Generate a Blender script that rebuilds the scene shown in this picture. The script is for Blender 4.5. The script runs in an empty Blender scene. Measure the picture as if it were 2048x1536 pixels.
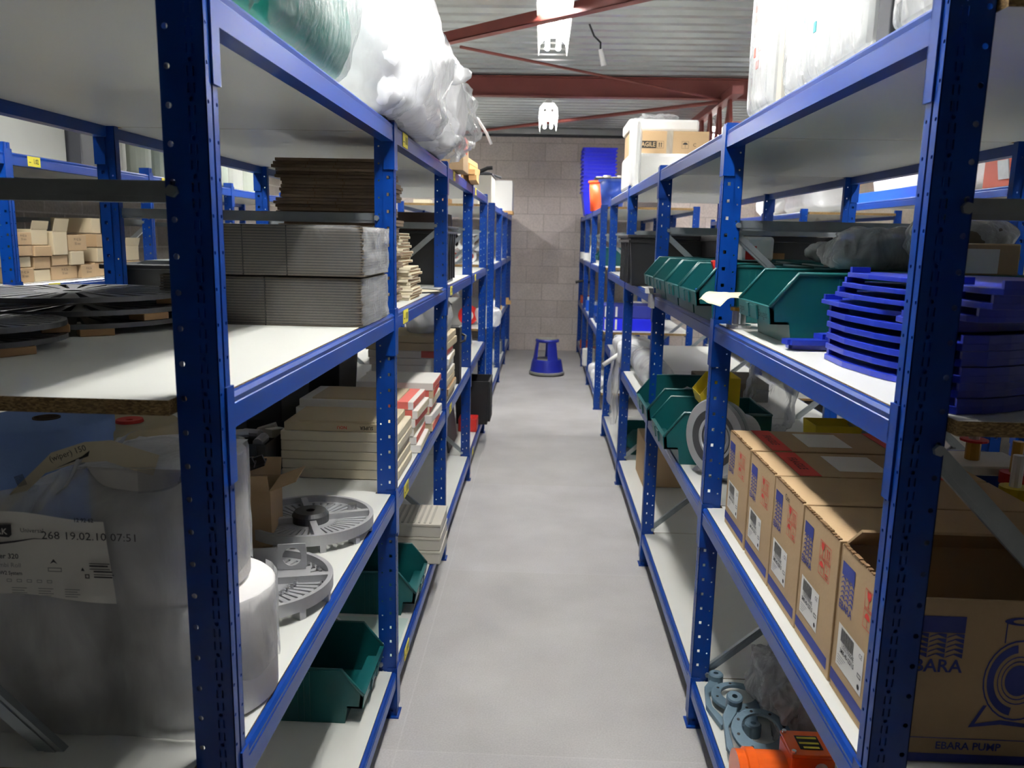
import bpy, bmesh, math, random
from mathutils import Matrix, Vector, noise
random.seed(7)
R = random.Random(11)
C = bpy.context.scene.collection
S = bpy.context.scene
PI = math.pi
# ---------------------------------------------------------------- camera
F_PX, PITCH, YAW, ROLL, CAM_H = 1610.0, -0.17787, 0.03427, 0.02063, 1.6
cam_d = bpy.data.cameras.new('camera'); cam = bpy.data.objects.new('camera', cam_d); C.objects.link(cam)
cy, sy, cp, sp, cr, sr = math.cos(YAW), math.sin(YAW), math.cos(PITCH), math.sin(PITCH), math.cos(ROLL), math.sin(ROLL)
fwd = Vector((-sy*cp, cy*cp, sp)); rt = Vector((cy, sy, 0)); up = rt.cross(fwd)
rt2 = cr*rt + sr*up; up2 = -sr*rt + cr*up
mw = Matrix((rt2, up2, -fwd)).transposed().to_4x4(); mw.translation = (0, 0, CAM_H)
cam.matrix_world = mw
cam_d.sensor_width = 23.6; cam_d.lens = F_PX/2048*23.6; cam_d.clip_start = 0.05
cam_d.dof.use_dof = True; cam_d.dof.focus_distance = 2.1; cam_d.dof.aperture_fstop = 4.5
S.camera = cam
# ---------------------------------------------------------------- world, exposure
w = bpy.data.worlds.new('world'); S.world = w; w.use_nodes = True
w.node_tree.nodes['Background'].inputs[0].default_value = (0.8, 0.9, 1, 1)
w.node_tree.nodes['Background'].inputs[1].default_value = 0.02
S.view_settings.view_transform = 'Standard'; S.view_settings.look = 'None'
S.view_settings.gamma = 1.0; S.view_settings.use_curve_mapping = False
S.view_settings.exposure = 1.32
TUBE_EMIT = 62.0
# ---------------------------------------------------------------- materials
def srgb(r, g, b):
    f = lambda c: (c/255/12.92) if c/255 <= .04045 else ((c/255+.055)/1.055)**2.4
    return (f(r), f(g), f(b), 1)
def node(nt, t, **kw):
    n = nt.nodes.new(t)
    for k, v in kw.items(): setattr(n, k, v)
    return n
def mat(name, col, rough=.5, metal=0., var=.0, scale=8., bump=0., bscale=60., spec=.5, aniso=None, coat=0.):
    m = bpy.data.materials.new(name); m.use_nodes = True; nt = m.node_tree
    b = nt.nodes['Principled BSDF']
    b.inputs['Base Color'].default_value = col; b.inputs['Roughness'].default_value = rough
    b.inputs['Metallic'].default_value = metal; b.inputs['Specular IOR Level'].default_value = spec
    b.inputs['Coat Weight'].default_value = coat
    if var or bump:
        tc = node(nt, 'ShaderNodeTexCoord')
        mp = node(nt, 'ShaderNodeMapping'); nt.links.new(tc.outputs['Object'], mp.inputs[0])
        if aniso: mp.inputs['Scale'].default_value = aniso
    if var:
        n = node(nt, 'ShaderNodeTexNoise'); n.inputs['Scale'].default_value = scale; n.inputs['Detail'].default_value = 5
        nt.links.new(mp.outputs[0], n.inputs['Vector'])
        mx = node(nt, 'ShaderNodeMix', data_type='RGBA'); mx.inputs[6].default_value = tuple(c*(1-var) for c in col[:3])+(1,)
        mx.inputs[7].default_value = tuple(min(1, c*(1+var)) for c in col[:3])+(1,)
        nt.links.new(n.outputs[0], mx.inputs[0]); nt.links.new(mx.outputs[2], b.inputs['Base Color'])
    if bump:
        n2 = node(nt, 'ShaderNodeTexNoise'); n2.inputs['Scale'].default_value = bscale; n2.inputs['Detail'].default_value = 4
        nt.links.new(mp.outputs[0], n2.inputs['Vector'])
        bp = node(nt, 'ShaderNodeBump'); bp.inputs['Strength'].default_value = bump; bp.inputs['Distance'].default_value = .01
        nt.links.new(n2.outputs[0], bp.inputs['Height']); nt.links.new(bp.outputs[0], b.inputs['Normal'])
    return m
def film(name, col, alpha, rough=.12, bscale=14., bump=.6, stretch=(1, 1, .35)):
    """see-through plastic: mostly clear, streaky milky creases and glossy glints"""
    m = bpy.data.materials.new(name); m.use_nodes = True; nt = m.node_tree
    b = nt.nodes['Principled BSDF']; out = nt.nodes['Material Output']
    b.inputs['Base Color'].default_value = col; b.inputs['Roughness'].default_value = rough; b.inputs['Specular IOR Level'].default_value = .8
    tc = node(nt, 'ShaderNodeTexCoord'); mp = node(nt, 'ShaderNodeMapping'); mp.inputs['Scale'].default_value = stretch
    mp.inputs['Rotation'].default_value = (.3, .5, .2); nt.links.new(tc.outputs['Object'], mp.inputs[0])
    n = node(nt, 'ShaderNodeTexNoise'); n.inputs['Scale'].default_value = bscale; n.inputs['Detail'].default_value = 7; n.inputs['Distortion'].default_value = .8
    nt.links.new(mp.outputs[0], n.inputs['Vector'])
    bp = node(nt, 'ShaderNodeBump'); bp.inputs['Strength'].default_value = bump; bp.inputs['Distance'].default_value = .02
    nt.links.new(n.outputs[0], bp.inputs['Height']); nt.links.new(bp.outputs[0], b.inputs['Normal'])
    tr = node(nt, 'ShaderNodeBsdfTransparent'); mx = node(nt, 'ShaderNodeMixShader')
    mr = node(nt, 'ShaderNodeMapRange'); mr.inputs['From Min'].default_value = .25; mr.inputs['From Max'].default_value = .8
    mr.inputs['To Min'].default_value = max(0, alpha*.6); mr.inputs['To Max'].default_value = min(1, alpha*1.4)
    lw = node(nt, 'ShaderNodeLayerWeight'); lw.inputs[0].default_value = .25; nt.links.new(bp.outputs[0], lw.inputs['Normal'])
    ad = node(nt, 'ShaderNodeMath', operation='MULTIPLY_ADD', use_clamp=True); ad.inputs[1].default_value = .5
    nt.links.new(n.outputs[0], mr.inputs['Value']); nt.links.new(lw.outputs['Fresnel'], ad.inputs[0]); nt.links.new(mr.outputs[0], ad.inputs[2])
    nt.links.new(ad.outputs[0], mx.inputs[0])
    nt.links.new(tr.outputs[0], mx.inputs[1]); nt.links.new(b.outputs[0], mx.inputs[2]); nt.links.new(mx.outputs[0], out.inputs['Surface'])
    return m
def emit(name, col, st):
    m = bpy.data.materials.new(name); m.use_nodes = True; nt = m.node_tree
    b = nt.nodes['Principled BSDF']; b.inputs['Base Color'].default_value = (.8, .8, .8, 1)
    b.inputs['Emission Color'].default_value = col; b.inputs['Emission Strength'].default_value = st
    return m
def chip_mat():
    m = mat('chipboard', srgb(150, 118, 70), .8); nt = m.node_tree; b = nt.nodes['Principled BSDF']
    tc = node(nt, 'ShaderNodeTexCoord'); v = node(nt, 'ShaderNodeTexVoronoi'); v.inputs['Scale'].default_value = 420
    mp = node(nt, 'ShaderNodeMapping'); mp.inputs['Scale'].default_value = (.5, 1, 1.6)
    nt.links.new(tc.outputs['Object'], mp.inputs[0]); nt.links.new(mp.outputs[0], v.inputs['Vector'])
    cr_ = node(nt, 'ShaderNodeValToRGB'); e = cr_.color_ramp.elements
    e[0].color = srgb(70, 52, 28); e[1].color = srgb(176, 146, 96); e.new(.5).color = srgb(124, 98, 58)
    nt.links.new(v.outputs['Color'], cr_.inputs[0]); nt.links.new(cr_.outputs[0], b.inputs['Base Color'])
    return m
def block_mat(name, horiz, c1, c2, cm):
    m = mat(name, c1, .9); nt = m.node_tree; b = nt.nodes['Principled BSDF']
    tc = node(nt, 'ShaderNodeTexCoord'); sx = node(nt, 'ShaderNodeSeparateXYZ'); cb = node(nt, 'ShaderNodeCombineXYZ')
    nt.links.new(tc.outputs['Object'], sx.inputs[0]); nt.links.new(sx.outputs[horiz], cb.inputs[0]); nt.links.new(sx.outputs['Z'], cb.inputs[1])
    br = node(nt, 'ShaderNodeTexBrick'); br.inputs['Scale'].default_value = 1; br.inputs['Brick Width'].default_value = .46
    br.inputs['Row Height'].default_value = .245; br.inputs['Mortar Size'].default_value = .008; br.inputs['Mortar Smooth'].default_value = .5
    br.inputs['Color1'].default_value = c1; br.inputs['Color2'].default_value = c2; br.inputs['Mortar'].default_value = cm
    nt.links.new(cb.outputs[0], br.inputs['Vector'])
    n = node(nt, 'ShaderNodeTexNoise'); n.inputs['Scale'].default_value = 45; n.inputs['Detail'].default_value = 8
    nt.links.new(tc.outputs['Object'], n.inputs['Vector'])
    n2 = node(nt, 'ShaderNodeTexNoise'); n2.inputs['Scale'].default_value = 2.2; n2.inputs['Detail'].default_value = 4
    nt.links.new(tc.outputs['Object'], n2.inputs['Vector'])
    add = node(nt, 'ShaderNodeMath', operation='ADD'); nt.links.new(n.outputs[0], add.inputs[0]); nt.links.new(n2.outputs[0], add.inputs[1])
    mr = node(nt, 'ShaderNodeMapRange'); mr.inputs['From Min'].default_value = .6; mr.inputs['From Max'].default_value = 1.4
    mr.inputs['To Min'].default_value = .72; mr.inputs['To Max'].default_value = 1.15; nt.links.new(add.outputs[0], mr.inputs['Value'])
    mx = node(nt, 'ShaderNodeMix', data_type='RGBA', blend_type='MULTIPLY'); mx.inputs[0].default_value = 1
    nt.links.new(br.outputs[0], mx.inputs[6]); nt.links.new(mr.outputs[0], mx.inputs[7]); nt.links.new(mx.outputs[2], b.inputs['Base Color'])
    bp = node(nt, 'ShaderNodeBump'); bp.inputs['Strength'].default_value = .4; bp.inputs['Distance'].default_value = .01
    nt.links.new(n.outputs[0], bp.inputs['Height']); nt.links.new(bp.outputs[0], b.inputs['Normal'])
    return m
def floor_mat():
    m = mat('floor_concrete', srgb(160, 158, 156), .55); nt = m.node_tree; b = nt.nodes['Principled BSDF']
    tc = node(nt, 'ShaderNodeTexCoord')
    br = node(nt, 'ShaderNodeTexBrick'); br.offset = 0; br.inputs['Scale'].default_value = 1; br.inputs['Brick Width'].default_value = .98; br.inputs['Row Height'].default_value = 1.42
    br.inputs['Mortar Size'].default_value = .004; br.inputs['Mortar Smooth'].default_value = .8
    br.inputs['Color1'].default_value = srgb(190, 188, 188); br.inputs['Color2'].default_value = srgb(186, 184, 182); br.inputs['Mortar'].default_value = srgb(196, 194, 193)
    mp = node(nt, 'ShaderNodeMapping'); mp.inputs['Location'].default_value = (.42, .55, 0)
    nt.links.new(tc.outputs['Object'], mp.inputs[0]); nt.links.new(mp.outputs[0], br.inputs['Vector'])
    n = node(nt, 'ShaderNodeTexNoise'); n.inputs['Scale'].default_value = 2.5; n.inputs['Detail'].default_value = 6
    n3 = node(nt, 'ShaderNodeTexNoise'); n3.inputs['Scale'].default_value = 160; n3.inputs['Detail'].default_value = 3
    nt.links.new(tc.outputs['Object'], n.inputs['Vector']); nt.links.new(tc.outputs['Object'], n3.inputs['Vector'])
    mr = node(nt, 'ShaderNodeMapRange'); mr.inputs['From Min'].default_value = .3; mr.inputs['From Max'].default_value = .7
    mr.inputs['To Min'].default_value = .86; mr.inputs['To Max'].default_value = 1.08; nt.links.new(n.outputs[0], mr.inputs['Value'])
    mr2 = node(nt, 'ShaderNodeMapRange'); mr2.inputs['From Min'].default_value = .3; mr2.inputs['From Max'].default_value = .7
    mr2.inputs['To Min'].default_value = .9; mr2.inputs['To Max'].default_value = 1.06; nt.links.new(n3.outputs[0], mr2.inputs['Value'])
    mu = node(nt, 'ShaderNodeMath', operation='MULTIPLY'); nt.links.new(mr.outputs[0], mu.inputs[0]); nt.links.new(mr2.outputs[0], mu.inputs[1])
    mx = node(nt, 'ShaderNodeMix', data_type='RGBA', blend_type='MULTIPLY'); mx.inputs[0].default_value = 1
    nt.links.new(br.outputs[0], mx.inputs[6]); nt.links.new(mu.outputs[0], mx.inputs[7]); nt.links.new(mx.outputs[2], b.inputs['Base Color'])
    return m
BLUE = mat('blue_paint', srgb(4, 54, 134), .32, var=.1, scale=3, spec=.3, coat=.08)
BLUEB = mat('bright_blue_paint', srgb(24, 90, 215), .35, var=.06, scale=4)
WHITE_B = mat('white_melamine', srgb(222, 223, 217), .38, var=.02, scale=5)
CHIP = chip_mat()
GALV = mat('galvanised_steel', srgb(165, 172, 176), .38, .75, var=.15, scale=25)
STEEL = mat('dull_steel', srgb(184, 185, 188), .42, .45, var=.12, scale=18, bump=.05)
DARKST = mat('dark_cast_steel', srgb(88, 88, 90), .42, .65, var=.15, scale=14)
CARD = mat('kraft_cardboard', srgb(184, 156, 119), .8, var=.07, scale=7, bump=.06, bscale=120)
CARDD = mat('brown_corrugated_board', srgb(128, 108, 86), .85, var=.18, scale=40, aniso=(1, 1, 4))
CARDG = mat('grey_brown_board', srgb(108, 98, 85), .85, var=.12, scale=40, aniso=(1, 1, 5))
CARDI = mat('cardboard_inside', srgb(120, 92, 60), .9, var=.08)
PAPER = mat('white_paper', srgb(236, 234, 228), .7, var=.03, scale=6)
PAPERC = mat('cream_paper', srgb(222, 212, 186), .75, var=.05, scale=6)
PAPERY = mat('aged_card', srgb(205, 190, 158), .8, var=.08, scale=5)
REDP = mat('red_print', srgb(214, 60, 48), .6, var=.05)
PINKP = mat('faded_red_card', srgb(224, 112, 100), .7, var=.08)
BLUEINK = mat('blue_ink', srgb(44, 56, 138), .65, var=.06)
INK = mat('black_ink', srgb(38, 36, 36), .7)
BLUEG = mat('bluegrey_print', srgb(96, 110, 138), .7)
ROLLW = mat('tissue_paper', srgb(232, 230, 228), .9, var=.03, scale=60, bump=.08, bscale=200)
ROLLB = mat('blue_tissue', srgb(128, 158, 214), .9, var=.04, scale=60, bump=.08, bscale=200)
ROLLC = mat('beige_paper', srgb(196, 184, 150), .85, var=.05, scale=30)
CORE = mat('card_core', srgb(96, 78, 62), .9, var=.1)
GREEN = mat('green_plastic', srgb(8, 80, 82), .38, var=.06, scale=4)
GREEND = mat('teal_sheet', srgb(4, 112, 100), .4, var=.2, scale=9, bump=.5, bscale=9)
YELP = mat('yellow_plastic', srgb(214, 190, 40), .45, var=.06)
YELL = mat('yellow_label', srgb(228, 214, 62), .6, var=.02)
BLACK = mat('black_plastic', srgb(28, 28, 31), .45, var=.1)
RUBBER = mat('black_rubber', srgb(30, 30, 32), .6)
PBLUE = mat('blue_polyethylene', srgb(24, 44, 158), .32, var=.07, scale=10, bump=.04, bscale=40)
BUCKB = mat('royal_blue_plastic', srgb(34, 44, 235), .35, var=.05)
ORANGE = mat('orange_enamel', srgb(240, 98, 22), .25, var=.04, coat=.4)
ORB = mat('orange_plastic', srgb(255, 96, 48), .4, var=.04)
TBLUE = film('translucent_blue', srgb(70, 110, 220), .6, .3, 5, .05, (1, 1, 1))
GREYC = mat('bluegrey_casting', srgb(98, 122, 138), .45, .1, var=.1, scale=25, bump=.08)
FILM = film('clear_film', srgb(225, 228, 230), .13, .12, 26, .8)
FILMW = film('milky_film', srgb(240, 242, 244), .42, .25, 9, .5)
FILMH = film('hazy_film', srgb(225, 228, 230), .25, .18, 16, .7)
FILMG = film('grey_film', srgb(208, 208, 208), .55, .1, 22, 1.0)
WRAPW = mat('white_plastic_wrap', srgb(242, 243, 246), .22, var=.04, scale=10, bump=.7, bscale=9, spec=.6)
FOAM = mat('white_foam', srgb(240, 240, 238), .7, var=.02, bump=.05)
OXIDE = mat('red_oxide_paint', srgb(122, 60, 54), .55, var=.15, scale=6)
CORR = mat('corrugated_zinc', srgb(168, 172, 172), .42, .55, var=.18, scale=6, aniso=(1, 3, 1))
DARKG = mat('dark_grey_trim', srgb(52, 54, 60), .6, var=.1)
WOOD = mat('raw_wood', srgb(214, 170, 112), .75, var=.2, scale=14, aniso=(1, .15, 1))
WOODB = mat('brown_wood', srgb(150, 116, 78), .8, var=.25, scale=18, aniso=(.2, 1, 1))
GREYBOX = mat('warm_grey_board', srgb(178, 174, 164), .7, var=.05)
BEIGE = mat('beige_enamel', srgb(205, 200, 188), .5, var=.04)
REDE = mat('red_enamel', srgb(200, 40, 34), .4, var=.05)
BRICKR = mat('rust_red_plastic', srgb(168, 66, 44), .55, var=.08)
LAMPW = mat('lamp_reflector_white', srgb(244, 244, 242), .35)
TUBE = emit('fluorescent_tube', (1, .985, .95, 1), TUBE_EMIT)
CHROME = mat('bright_steel', srgb(205, 205, 208), .25, .9)
DGREEN = mat('dark_green_sheet', srgb(24, 60, 58), .5, var=.06)
MINT = mat('pale_green_sheet', srgb(196, 214, 206), .35, var=.03)
BRASS = mat('brass', srgb(190, 150, 70), .35, .8)
TAPE = film('clear_tape', srgb(220, 214, 200), .5, .2, 20, .3)
PVC = mat('white_pvc', srgb(238, 238, 236), .35)
# ---------------------------------------------------------------- mesh helpers
_txt = {}
def text_geo(s, bold=False):
    k = (s, bold)
    if k not in _txt:
        cu = bpy.data.curves.new('t', 'FONT'); cu.body = s; cu.size = 1; cu.align_x = 'CENTER'; cu.align_y = 'CENTER'; cu.resolution_u = 2
        if bold: cu.offset = .02
        o = bpy.data.objects.new('t', cu); C.objects.link(o)
        dg = bpy.context.evaluated_depsgraph_get(); ev = o.evaluated_get(dg); me = ev.to_mesh()
        _txt[k] = ([v.co.copy() for v in me.vertices], [tuple(p.vertices) for p in me.polygons])
        ev.to_mesh_clear(); bpy.data.objects.remove(o); bpy.data.curves.remove(cu)
    return _txt[k]
def frame(o, u, v):
    u = Vector(u).normalized(); v = Vector(v).normalized(); n = u.cross(v)
    m = Matrix((u, v, n)).transposed().to_4x4(); m.translation = o
    return m
def rotz(a, o=(0, 0, 0)): return Matrix.Translation(o) @ Matrix.Rotation(a, 4, 'Z')
class MB:
    def __init__(s): s.v = []; s.f = []; s.m = []
    def add(s, vs, fs, mi=0, T=None):
        b = len(s.v)
        s.v += [tuple(T @ Vector(p)) if T else tuple(p) for p in vs]
        s.f += [tuple(b+i for i in f) for f in fs]; s.m += [mi]*len(fs)
        return s
    def box(s, x0, x1, y0, y1, z0, z1, mi=0, T=None, top=None):
        vs = [(x, y, z) for z in (z0, z1) for x, y in ((x0, y0), (x1, y0), (x1, y1), (x0, y1))]
        fs = [(3, 2, 1, 0), (4, 5, 6, 7), (0, 1, 5, 4), (1, 2, 6, 5), (2, 3, 7, 6), (3, 0, 4, 7)]
        s.add(vs, fs, mi, T)
        if top is not None: s.m[-6] = top; s.m[-5] = top
        return s
    def frus(s, c, w0, d0, w1, d1, z0, z1, mi=0, T=None, bottom=True, topc=True):
        vs = []
        for wd, dp, z in ((w0, d0, z0), (w1, d1, z1)):
            vs += [(c[0]-wd/2, c[1]-dp/2, z), (c[0]+wd/2, c[1]-dp/2, z), (c[0]+wd/2, c[1]+dp/2, z), (c[0]-wd/2, c[1]+dp/2, z)]
        fs = [(0, 1, 5, 4), (1, 2, 6, 5), (2, 3, 7, 6), (3, 0, 4, 7)]
        if bottom: fs.append((3, 2, 1, 0))
        if topc: fs.append((4, 5, 6, 7))
        return s.add(vs, fs, mi, T)
    def prism(s, poly, a, b, axis='z', mi=0, T=None, cap=None):
        n = len(poly)
        q = {'z': lambda p, h: (p[0], p[1], h), 'y': lambda p, h: (p[0], h, p[1]), 'x': lambda p, h: (h, p[0], p[1])}[axis]
        vs = [q(p, a) for p in poly]+[q(p, b) for p in poly]
        fs = [tuple(range(n)), tuple(range(2*n-1, n-1, -1))]+[(i, i+n, (i+1) % n+n, (i+1) % n) for i in range(n)]
        s.add(vs, fs, mi, T)
        if cap is not None:
            k = len(s.m)-len(fs); s.m[k] = cap; s.m[k+1] = cap
        return s
    def lathe(s, prof, n=24, mi=0, T=None, closed=False, a0=0, a1=2*PI):
        full = abs(a1-a0-2*PI) < 1e-6; k = n if full else n+1; m = len(prof)
        vs = [(r*math.cos(a0+(a1-a0)*i/n), r*math.sin(a0+(a1-a0)*i/n), z) for i in range(k) for r, z in prof]
        fs = []
        for i in range(n):
            j = (i+1) % k
            for t in range(m if closed else m-1):
                u = (t+1) % m
                fs.append((i*m+t, j*m+t, j*m+u, i*m+u))
        if not full and closed: fs += [tuple(range(m-1, -1, -1)), tuple((k-1)*m+t for t in range(m))]
        return s.add(vs, fs, mi, T)
    def cyl(s, p0, p1, r0, r1=None, n=14, mi=0, caps=True, T=None):
        r1 = r0 if r1 is None else r1; p0 = Vector(p0); p1 = Vector(p1); d = (p1-p0).normalized()
        a = d.orthogonal().normalized(); b = d.cross(a)
        vs = [p+(a*math.cos(2*PI*i/n)+b*math.sin(2*PI*i/n))*r for p, r in ((p0, r0), (p1, r1)) for i in range(n)]
        fs = [(i, (i+1) % n, (i+1) % n+n, i+n) for i in range(n)]
        if caps: fs += [tuple(range(n-1, -1, -1)), tuple(range(n, 2*n))]
        return s.add(vs, fs, mi, T)
    def tube(s, pts, r, n=8, mi=0, T=None, closed=False):
        pts = [Vector(p) for p in pts]; m = len(pts); vs = []; ref = None
        for i, p in enumerate(pts):
            d = (pts[(i+1) % m]-pts[i-1]) if closed else (pts[min(i+1, m-1)]-pts[max(i-1, 0)])
            d = d.normalized()
            if ref is None: ref = d.orthogonal().normalized()
            ref = (ref-d*ref.dot(d)).normalized(); b = d.cross(ref)
            vs += [p+(ref*math.cos(2*PI*k/n)+b*math.sin(2*PI*k/n))*r for k in range(n)]
        fs = [(i*n+k, i*n+(k+1) % n, ((i+1) % m)*n+(k+1) % n, ((i+1) % m)*n+k) for i in range(m if closed else m-1) for k in range(n)]
        if not closed: fs += [tuple(range(n-1, -1, -1)), tuple((m-1)*n+k for k in range(n))]
        return s.add(vs, fs, mi, T)
    def blob(s, c, rad, amp=.1, freq=3., pw=.5, nu=40, nv=24, mi=0, seed=0, zmin=None, T=None):
        def sg(t): return math.copysign(abs(t)**pw, t)
        vs = []
        for j in range(nv+1):
            ph = -PI/2+PI*j/nv
            for i in range(nu):
                th = 2*PI*i/nu
                d = Vector((sg(math.cos(ph))*sg(math.cos(th)), sg(math.cos(ph))*sg(math.sin(th)), sg(math.sin(ph))))
                p = Vector((d.x*rad[0], d.y*rad[1], d.z*rad[2]))
                q = p*freq+Vector((seed*7.3, seed*3.1, seed))
                k = 1+amp*(noise.noise(q)+.6*abs(noise.noise(q*2.3)))
                p = p*k+Vector(c)
                if zmin is not None and p.z < zmin: p.z = zmin
                vs.append(p)
        fs = [(j*nu+i, j*nu+(i+1) % nu, (j+1)*nu+(i+1) % nu, (j+1)*nu+i) for j in range(nv) for i in range(nu)]
        return s.add(vs, fs, mi, T)
    def sheet(s, fn, nu, nv, mi=0, T=None):
        vs = [fn(i/nu, j/nv) for j in range(nv+1) for i in range(nu+1)]
        fs = [(j*(nu+1)+i, j*(nu+1)+i+1, (j+1)*(nu+1)+i+1, (j+1)*(nu+1)+i) for j in range(nv) for i in range(nu)]
        return s.add(vs, fs, mi, T)
    def quad(s, x0, x1, y0, y1, T, mi=0, h=.0008):
        return s.add([(x0, y0, h), (x1, y0, h), (x1, y1, h), (x0, y1, h)], [(0, 1, 2, 3)], mi, T)
    def rectframe(s, x0, x1, y0, y1, t, T, mi=0, h=.0008):
        s.quad(x0, x1, y0, y0+t, T, mi, h); s.quad(x0, x1, y1-t, y1, T, mi, h); s.quad(x0, x0+t, y0, y1, T, mi, h); return s.quad(x1-t, x1, y0, y1, T, mi, h)
    def poly(s, pts, T, mi=0, h=.0008): return s.add([(p[0], p[1], h) for p in pts], [tuple(range(len(pts)))], mi, T)
    def text(s, t, size, x, y, T, mi=0, bold=False, h=.001, sx=1.):
        vs, fs = text_geo(t, bold)
        return s.add([(v.x*size*sx+x, v.y*size+y, h) for v in vs], fs, mi, T)
    def mesh(s, name, mats, smooth=False):
        me = bpy.data.meshes.new(name); me.from_pydata(s.v, [], s.f)
        for m in mats: me.materials.append(m)
        me.polygons.foreach_set('material_index', s.m)
        if smooth: me.polygons.foreach_set('use_smooth', [True]*len(me.polygons))
        me.update(); return me
    def build(s, name, mats, parent=None, smooth=False, bevel=0, solid=0, loc=None, seg=2):
        if not isinstance(mats, (list, tuple)): mats = [mats]
        o = bpy.data.objects.new(name, s.mesh(name, mats, smooth)); C.objects.link(o)
        if parent: o.parent = parent
        if loc: o.location = loc
        if solid:
            md = o.modifiers.new('solid', 'SOLIDIFY'); md.thickness = solid; md.offset = -1
        if bevel:
            md = o.modifiers.new('bevel', 'BEVEL'); md.width = bevel; md.segments = seg; md.limit_method = 'ANGLE'; md.angle_limit = .7
        return o
def tag(o, label, cat, group=None):
    o['label'] = label; o['category'] = cat
    if group: o['group'] = group
    return o
def thing(name, label, cat, loc=(0, 0, 0), rz=0, group=None):
    o = bpy.data.objects.new(name, None); C.objects.link(o); o.location = loc; o.rotation_euler = (0, 0, rz); o.empty_display_size = .1
    return tag(o, label, cat, group)
def struct(name, mb, mats, **k):
    o = mb.build(name, mats, **k); o['kind'] = 'structure'; return o
def dup(root, loc=None, rz=None, label=None, group=None, scale=None):
    r = root.copy(); C.objects.link(r)
    if loc is not None: r.location = loc
    if rz is not None: r.rotation_euler = (0, 0, rz)
    if scale: r.scale = scale
    if label: r['label'] = label
    if group: r['group'] = group
    for ch in list(root.children):
        c = ch.copy(); C.objects.link(c); c.parent = r
        for g in list(ch.children):
            d = g.copy(); C.objects.link(d); d.parent = c
    return r
def share(o, parent, loc):
    c = o.copy(); C.objects.link(c); c.parent = parent; c.location = loc
    for g in list(o.children):
        d = g.copy(); C.objects.link(d); d.parent = c
    return c
def jig(a): return R.uniform(-a, a)
# ---------------------------------------------------------------- constants of the place
XL, XR, D = -.452, .531, .905
zB, z2, z3, zT = .166, .768, 1.357, 1.93
YL = [1.104, 2.469, 3.83, 5.19, 6.55]; YR = [1.16, 2.483, 3.844, 5.204, 6.564]
YF = [7.63, 8.98, 10.33, 11.66]
WY = 11.76
# ---------------------------------------------------------------- room
fl = MB(); fl.box(-3.6, 3.7, -6.2, WY+.2, -.1, 0); struct('floor', fl, floor_mat())
wb = MB(); wb.box(-3.6, 3.7, WY, WY+.2, 0, 3.4)
struct('wall_back', wb, block_mat('grey_blockwork', 'X', srgb(214, 204, 198), srgb(198, 187, 180), srgb(184, 174, 167)))
wl = MB(); wl.box(-3.75, -3.42, -6.2, WY+.2, 0, 3.4)
struct('wall_left', wl, block_mat('grey_blockwork_left', 'Y', srgb(150, 142, 134), srgb(126, 118, 112), srgb(166, 158, 150)))
wr = MB(); wr.box(3.5, 3.8, -6.2, WY+.2, 0, 3.4)
struct('wall_right', wr, block_mat('beige_blockwork_right', 'Y', srgb(206, 196, 180), srgb(196, 184, 168), srgb(206, 198, 184)))
wf = MB(); wf.box(-3.6, 3.7, -6.4, -6.2, 0, 3.4); struct('wall_front', wf, block_mat('grey_blockwork_front', 'X', srgb(92, 90, 88), srgb(84, 82, 80), srgb(78, 76, 74)))
# corrugated roof sheet
ce = MB(); pts = []; y = -6.3; p_ = .2
while y < WY+.2:
    pts += [(y, 3.13), (y+.07, 3.13), (y+.095, 3.165), (y+.175, 3.165)]; y += p_
poly = pts+[(y, 3.13), (y, 3.2), (-6.3, 3.2)]
n_ = len(pts)
vs = [(x, a, b) for x in (-3.7, 3.75) for a, b in pts]; ce.add(vs, [(i, i+1, i+1+n_, i+n_) for i in range(n_-1)])
struct('ceiling', ce, CORR, solid=.004)
tr = MB(); tr.box(-3.5, 3.5, WY-.05, WY, 3.02, 3.05, 0); struct('trim_1', tr, DARKG)
tr = MB(); tr.box(-3.5, 3.5, WY-.08, WY, 3.052, 3.128, 0); struct('trim_2', tr, CORR)
# roof steel
def ibeam(m, x0, x1, y, z0, z1, bw=.1, t=.01):
    m.box(x0, x1, y-bw/2, y+bw/2, z0, z0+t); m.box(x0, x1, y-bw/2, y+bw/2, z1-t, z1); m.box(x0, x1, y-.004, y+.004, z0+t, z1-t)
b = MB(); ibeam(b, -3.4, 3.48, 8.05, 2.94, 3.125); tag(b.build('roof_beam', OXIDE), 'red-brown steel I-beam spanning the corrugated ceiling above the aisle', 'beam')
b = MB()
a_, e_ = Vector((-.9, 5.33, 2.74)), Vector((1.3, 3.4, 2.74))
d_ = (e_-a_).normalized(); T = frame(a_, d_, Vector((0, 0, 1)).cross(d_))
b.box(0, (e_-a_).length, -.03, .03, 0, .007, 0, T).box(0, (e_-a_).length, -.03, -.023, 0, .06, 0, T)
tag(b.build('roof_brace', OXIDE), 'thick red-brown angle brace crossing in front of the nearer hanging lamp', 'brace')
b = MB(); b.tube([(-.62, 6.0, 2.93), (1.66, 8.0, 2.93)], .011, 8)
tag(b.build('roof_brace', OXIDE), 'thin red-brown tie rod between the nearer lamp and the ceiling beam', 'brace')
b = MB(); b.tube([(1.66, 8.1, 2.93), (-1.6, 11.2, 2.93)], .02, 8)
tag(b.build('roof_brace', OXIDE), 'dark brown tie rod behind the farther hanging lamp', 'brace')
lt = thing('lattice_girder', 'red-brown lattice girder with pointed web bars beside white wrapped stacks', 'girder', (1.68, 8.1, 2.5))
b = MB(); b.box(-.05, .05, -.6, WY-8.12, .4, .47); b.build('top_chord', OXIDE, lt)
b = MB(); b.box(-.05, .05, -.6, WY-8.12, -.2, -.13); b.build('bottom_chord', OXIDE, lt)
k = 0; yy = -.5
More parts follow.
